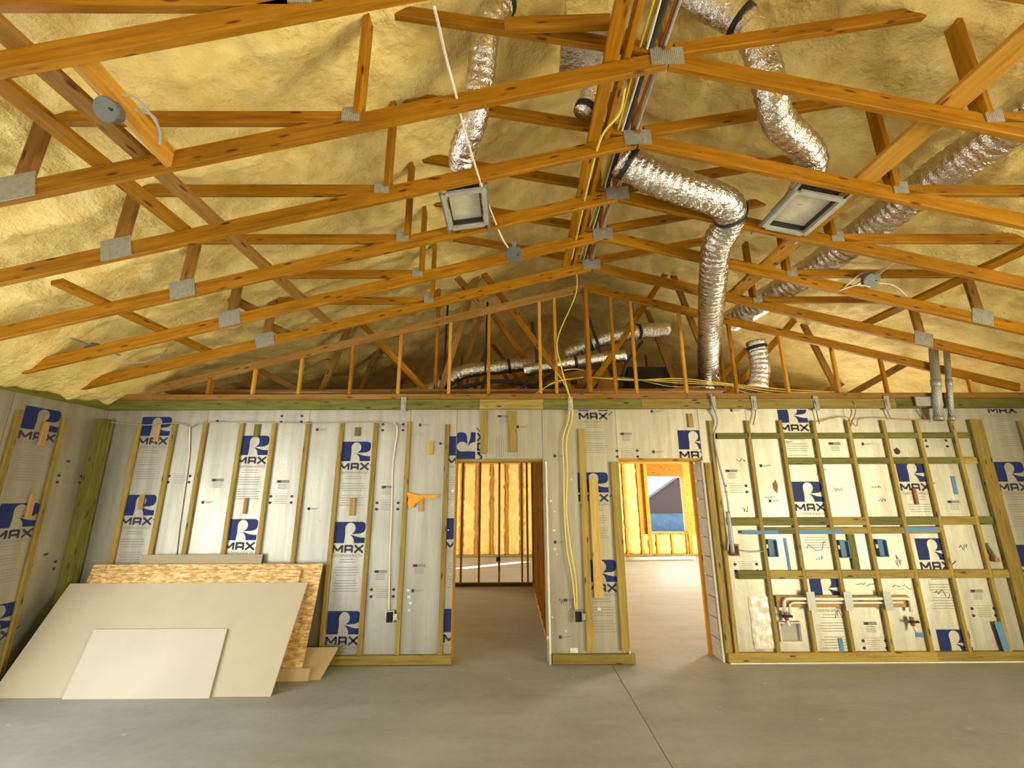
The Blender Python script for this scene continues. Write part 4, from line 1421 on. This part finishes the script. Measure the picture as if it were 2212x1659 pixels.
# ------------------------------------------------------------------ grey conduits at the plate
for k, (px, r, lb) in enumerate(((2028, 0.045, 'fat grey conduit rising past the top plate'), (2056, 0.03, 'slimmer grey conduit rising past the top plate'))):
    a, b = atY(px, 908, 4.87), atY(px - 12, 752, 4.87)
    root = thing('conduit_pipe', a, lb, 'conduit', 'grey conduits at the top plate')
    link('pipe', tube_mesh('pipe', [a, a.lerp(b, .5), b], r, 14), 'plate', root)
    link('coupling', tube_mesh('coupling', [a.lerp(b, .45), a.lerp(b, .55)], r * 1.15, 14), 'grey_pipe', root)
    link('coupling', tube_mesh('coupling', [a.lerp(b, .0), a.lerp(b, .05)], r * 1.15, 14), 'grey_pipe', root)
p = atY(2000, 868, 4.9)
mb = thing('mounting_bracket', p, 'dark steel bracket at the foot of the grey conduits', 'bracket')
box('bracket_plate', (p.x - 0.12, 4.895, p.z - 0.05), (p.x + 0.20, 4.91, p.z + 0.06), 'grey_pipe', mb)
link('knockout', tube_mesh('knockout', [p + Vector((0.12, -0.005, 0.01)), p + Vector((0.12, -0.02, 0.01))], 0.03, 12), 'dark', mb)

# ------------------------------------------------------------------ attic cables
for k in range(5):
    y = 5.4 + 0.05 * k
    cable('attic_cable', [(1.05, y, 3.16 + 0.01 * k), (1.6, y, 3.12 + 0.02 * k), (2.2, y, 3.14 - 0.015 * k), (2.9, y + .05, 3.08), (3.6, y + .1, 3.02 - 0.02 * k), (4.3, y + .1, 2.98)], 0.007,
          'yellow' if k != 3 else 'black', ('top', 'second', 'third', 'black', 'lowest')[k] + ' cable strung through the attic behind the gable studs')
for k, q in enumerate((((1218, 800), (1240, 797), (1262, 800)), ((1150, 855), (1200, 825), (1260, 815)), ((1200, 800), (1222, 835), (1228, 858)))):
    cable('attic_cable', [atY(a, b, 5.06 + 0.03 * k) for a, b in q], 0.007, 'yellow', ('level', 'rising', 'dropping')[k] + ' yellow cable end beside the gable king post')

# ------------------------------------------------------------------ leaning sheets
def sheet(name, x0, x1, ybot, ytop, ztop, t, mat, label, cat, z0=0.0, xt=0.0, shape=None):
    a = Vector((0, ytop - ybot, ztop - z0))
    L_ = a.length
    a.normalize()
    nrm = Vector((0, -a.z, a.y))            # towards the room
    w = x1 - x0
    v = []
    sh = shape or [(0, 0), (1, 0), (1, 1), (0, 1)]
    for d in (0, -t):
        for s, k in sh:
            v.append(Vector((x0 + w * s + xt * k, ybot, z0)) + a * (L_ * k) + nrm * d)
    n = len(sh)
    f = [tuple(range(n)), tuple(range(2 * n - 1, n - 1, -1))] + [(i, i + n, (i + 1) % n + n, (i + 1) % n) for i in range(n)]
    c = Vector(((x0 + x1) / 2, ybot, z0))
    me = mesh_from(name, [p - c for p in v], f)
    return tag(link(name, me, mat, None, Matrix.Translation(c)), label, cat)


sheet('grey_panel', -3.95, -2.66, 4.79, 4.935, 1.075, 0.012, 'greyboard', 'grey brown panel standing rearmost against the strips', 'sheet')
sheet('grey_panel', -2.64, -2.42, 4.77, 4.92, 0.99, 0.012, 'greyboard', 'narrow grey panel peeking out beside the strand boards', 'sheet')
sheet('strand_board', -4.40, -1.985, 4.60, 4.89, 0.985, 0.015, 'osb', 'long orange strand board reaching furthest along the wall', 'sheet')
sheet('strand_board', -4.33, -2.19, 4.50, 4.85, 0.935, 0.015, 'osb', 'strand board directly behind the large drywall sheet', 'sheet')
sheet('drywall_sheet', -4.52, -2.085, 4.285, 4.795, 0.82, 0.013, 'drywall', 'large cream drywall sheet leaning against the strand boards', 'sheet')
sheet('drywall_sheet', -3.86, -2.60, 4.258, 4.546, 0.462, 0.013, 'drywall_front', 'smaller pale drywall piece leaning on the large drywall sheet', 'sheet', xt=-0.1)
sheet('drywall_scrap', -2.35, -1.80, 4.62, 4.86, 0.20, 0.012, 'cardboard', 'small drywall offcut lying tilted at the end of the strand boards', 'sheet', xt=0.06)
sheet('drywall_scrap', -2.30, -1.90, 4.59, 4.61, 0.10, 0.012, 'cardboard', 'narrow drywall strip in front of the small offcut', 'sheet')

# paper tag and floor bits
tag(link('paper_tag', box_mesh(Vector((0.08, 0.003, 0.045)), 'white_edge'), None, None, Matrix.Translation(atY(1240, 1405, 4.976))), 'white paper tag stuck low on the pier', 'tag')

# ------------------------------------------------------------------ outside the far window
ground = box('ground', (-40, 12.7, -0.4), (60, 90, -0.25), 'sand')
tag(ground, 'sandy ground outside the far window', 'ground', kind='structure')
nh = thing('shed', (8.4, 22, -0.25), 'brown gabled shed wrapped in blue tarp outside the far window', 'shed')
xz_polygon('gable_wall', [(5.9, 0.62), (11.0, 0.62), (8.45, 2.28)], 22.0, 22.5, 'roof_brown', nh)
for s in (-1, 1):
    beam('roof_panel', (8.45, 22.25, 2.33), (8.45 + s * 2.75, 22.25, 2.33 - 2.75 * 0.65), 0.6, 0.05, 'roof_brown', nh)
box('tarp_wrap', (6.1, 22.05, -0.25), (10.8, 22.45, 0.62), 'tarp', nh)
tag(link('driftwood_pole', tube_mesh('driftwood_pole', [Vector((4.7, 11.6, 0.06)), Vector((3.4, 11.5, 0.06)), Vector((2.9, 11.45, 0.05))], 0.04, 10), 'white_edge'), 'pale pole lying on the floor below the far window', 'pole')

lh = thing('lamp_holder', atY(2158, 720, 4.3), 'small white lamp holder among the far slope trusses', 'lamp holder')
p = atY(2158, 712, 4.3)
link('socket', tube_mesh('socket', [p + Vector((0, 0, 0.05)), p + Vector((0, 0, 0.0)), p + Vector((0, -0.01, -0.02))], lambda i, k: (0.028, 0.042, 0.03)[i], 12), 'white_edge', lh)
link('stem', tube_mesh('stem', [p + Vector((0, 0, 0.05)), p + Vector((0, 0, 0.16))], 0.008, 8), 'grey_cable', lh)
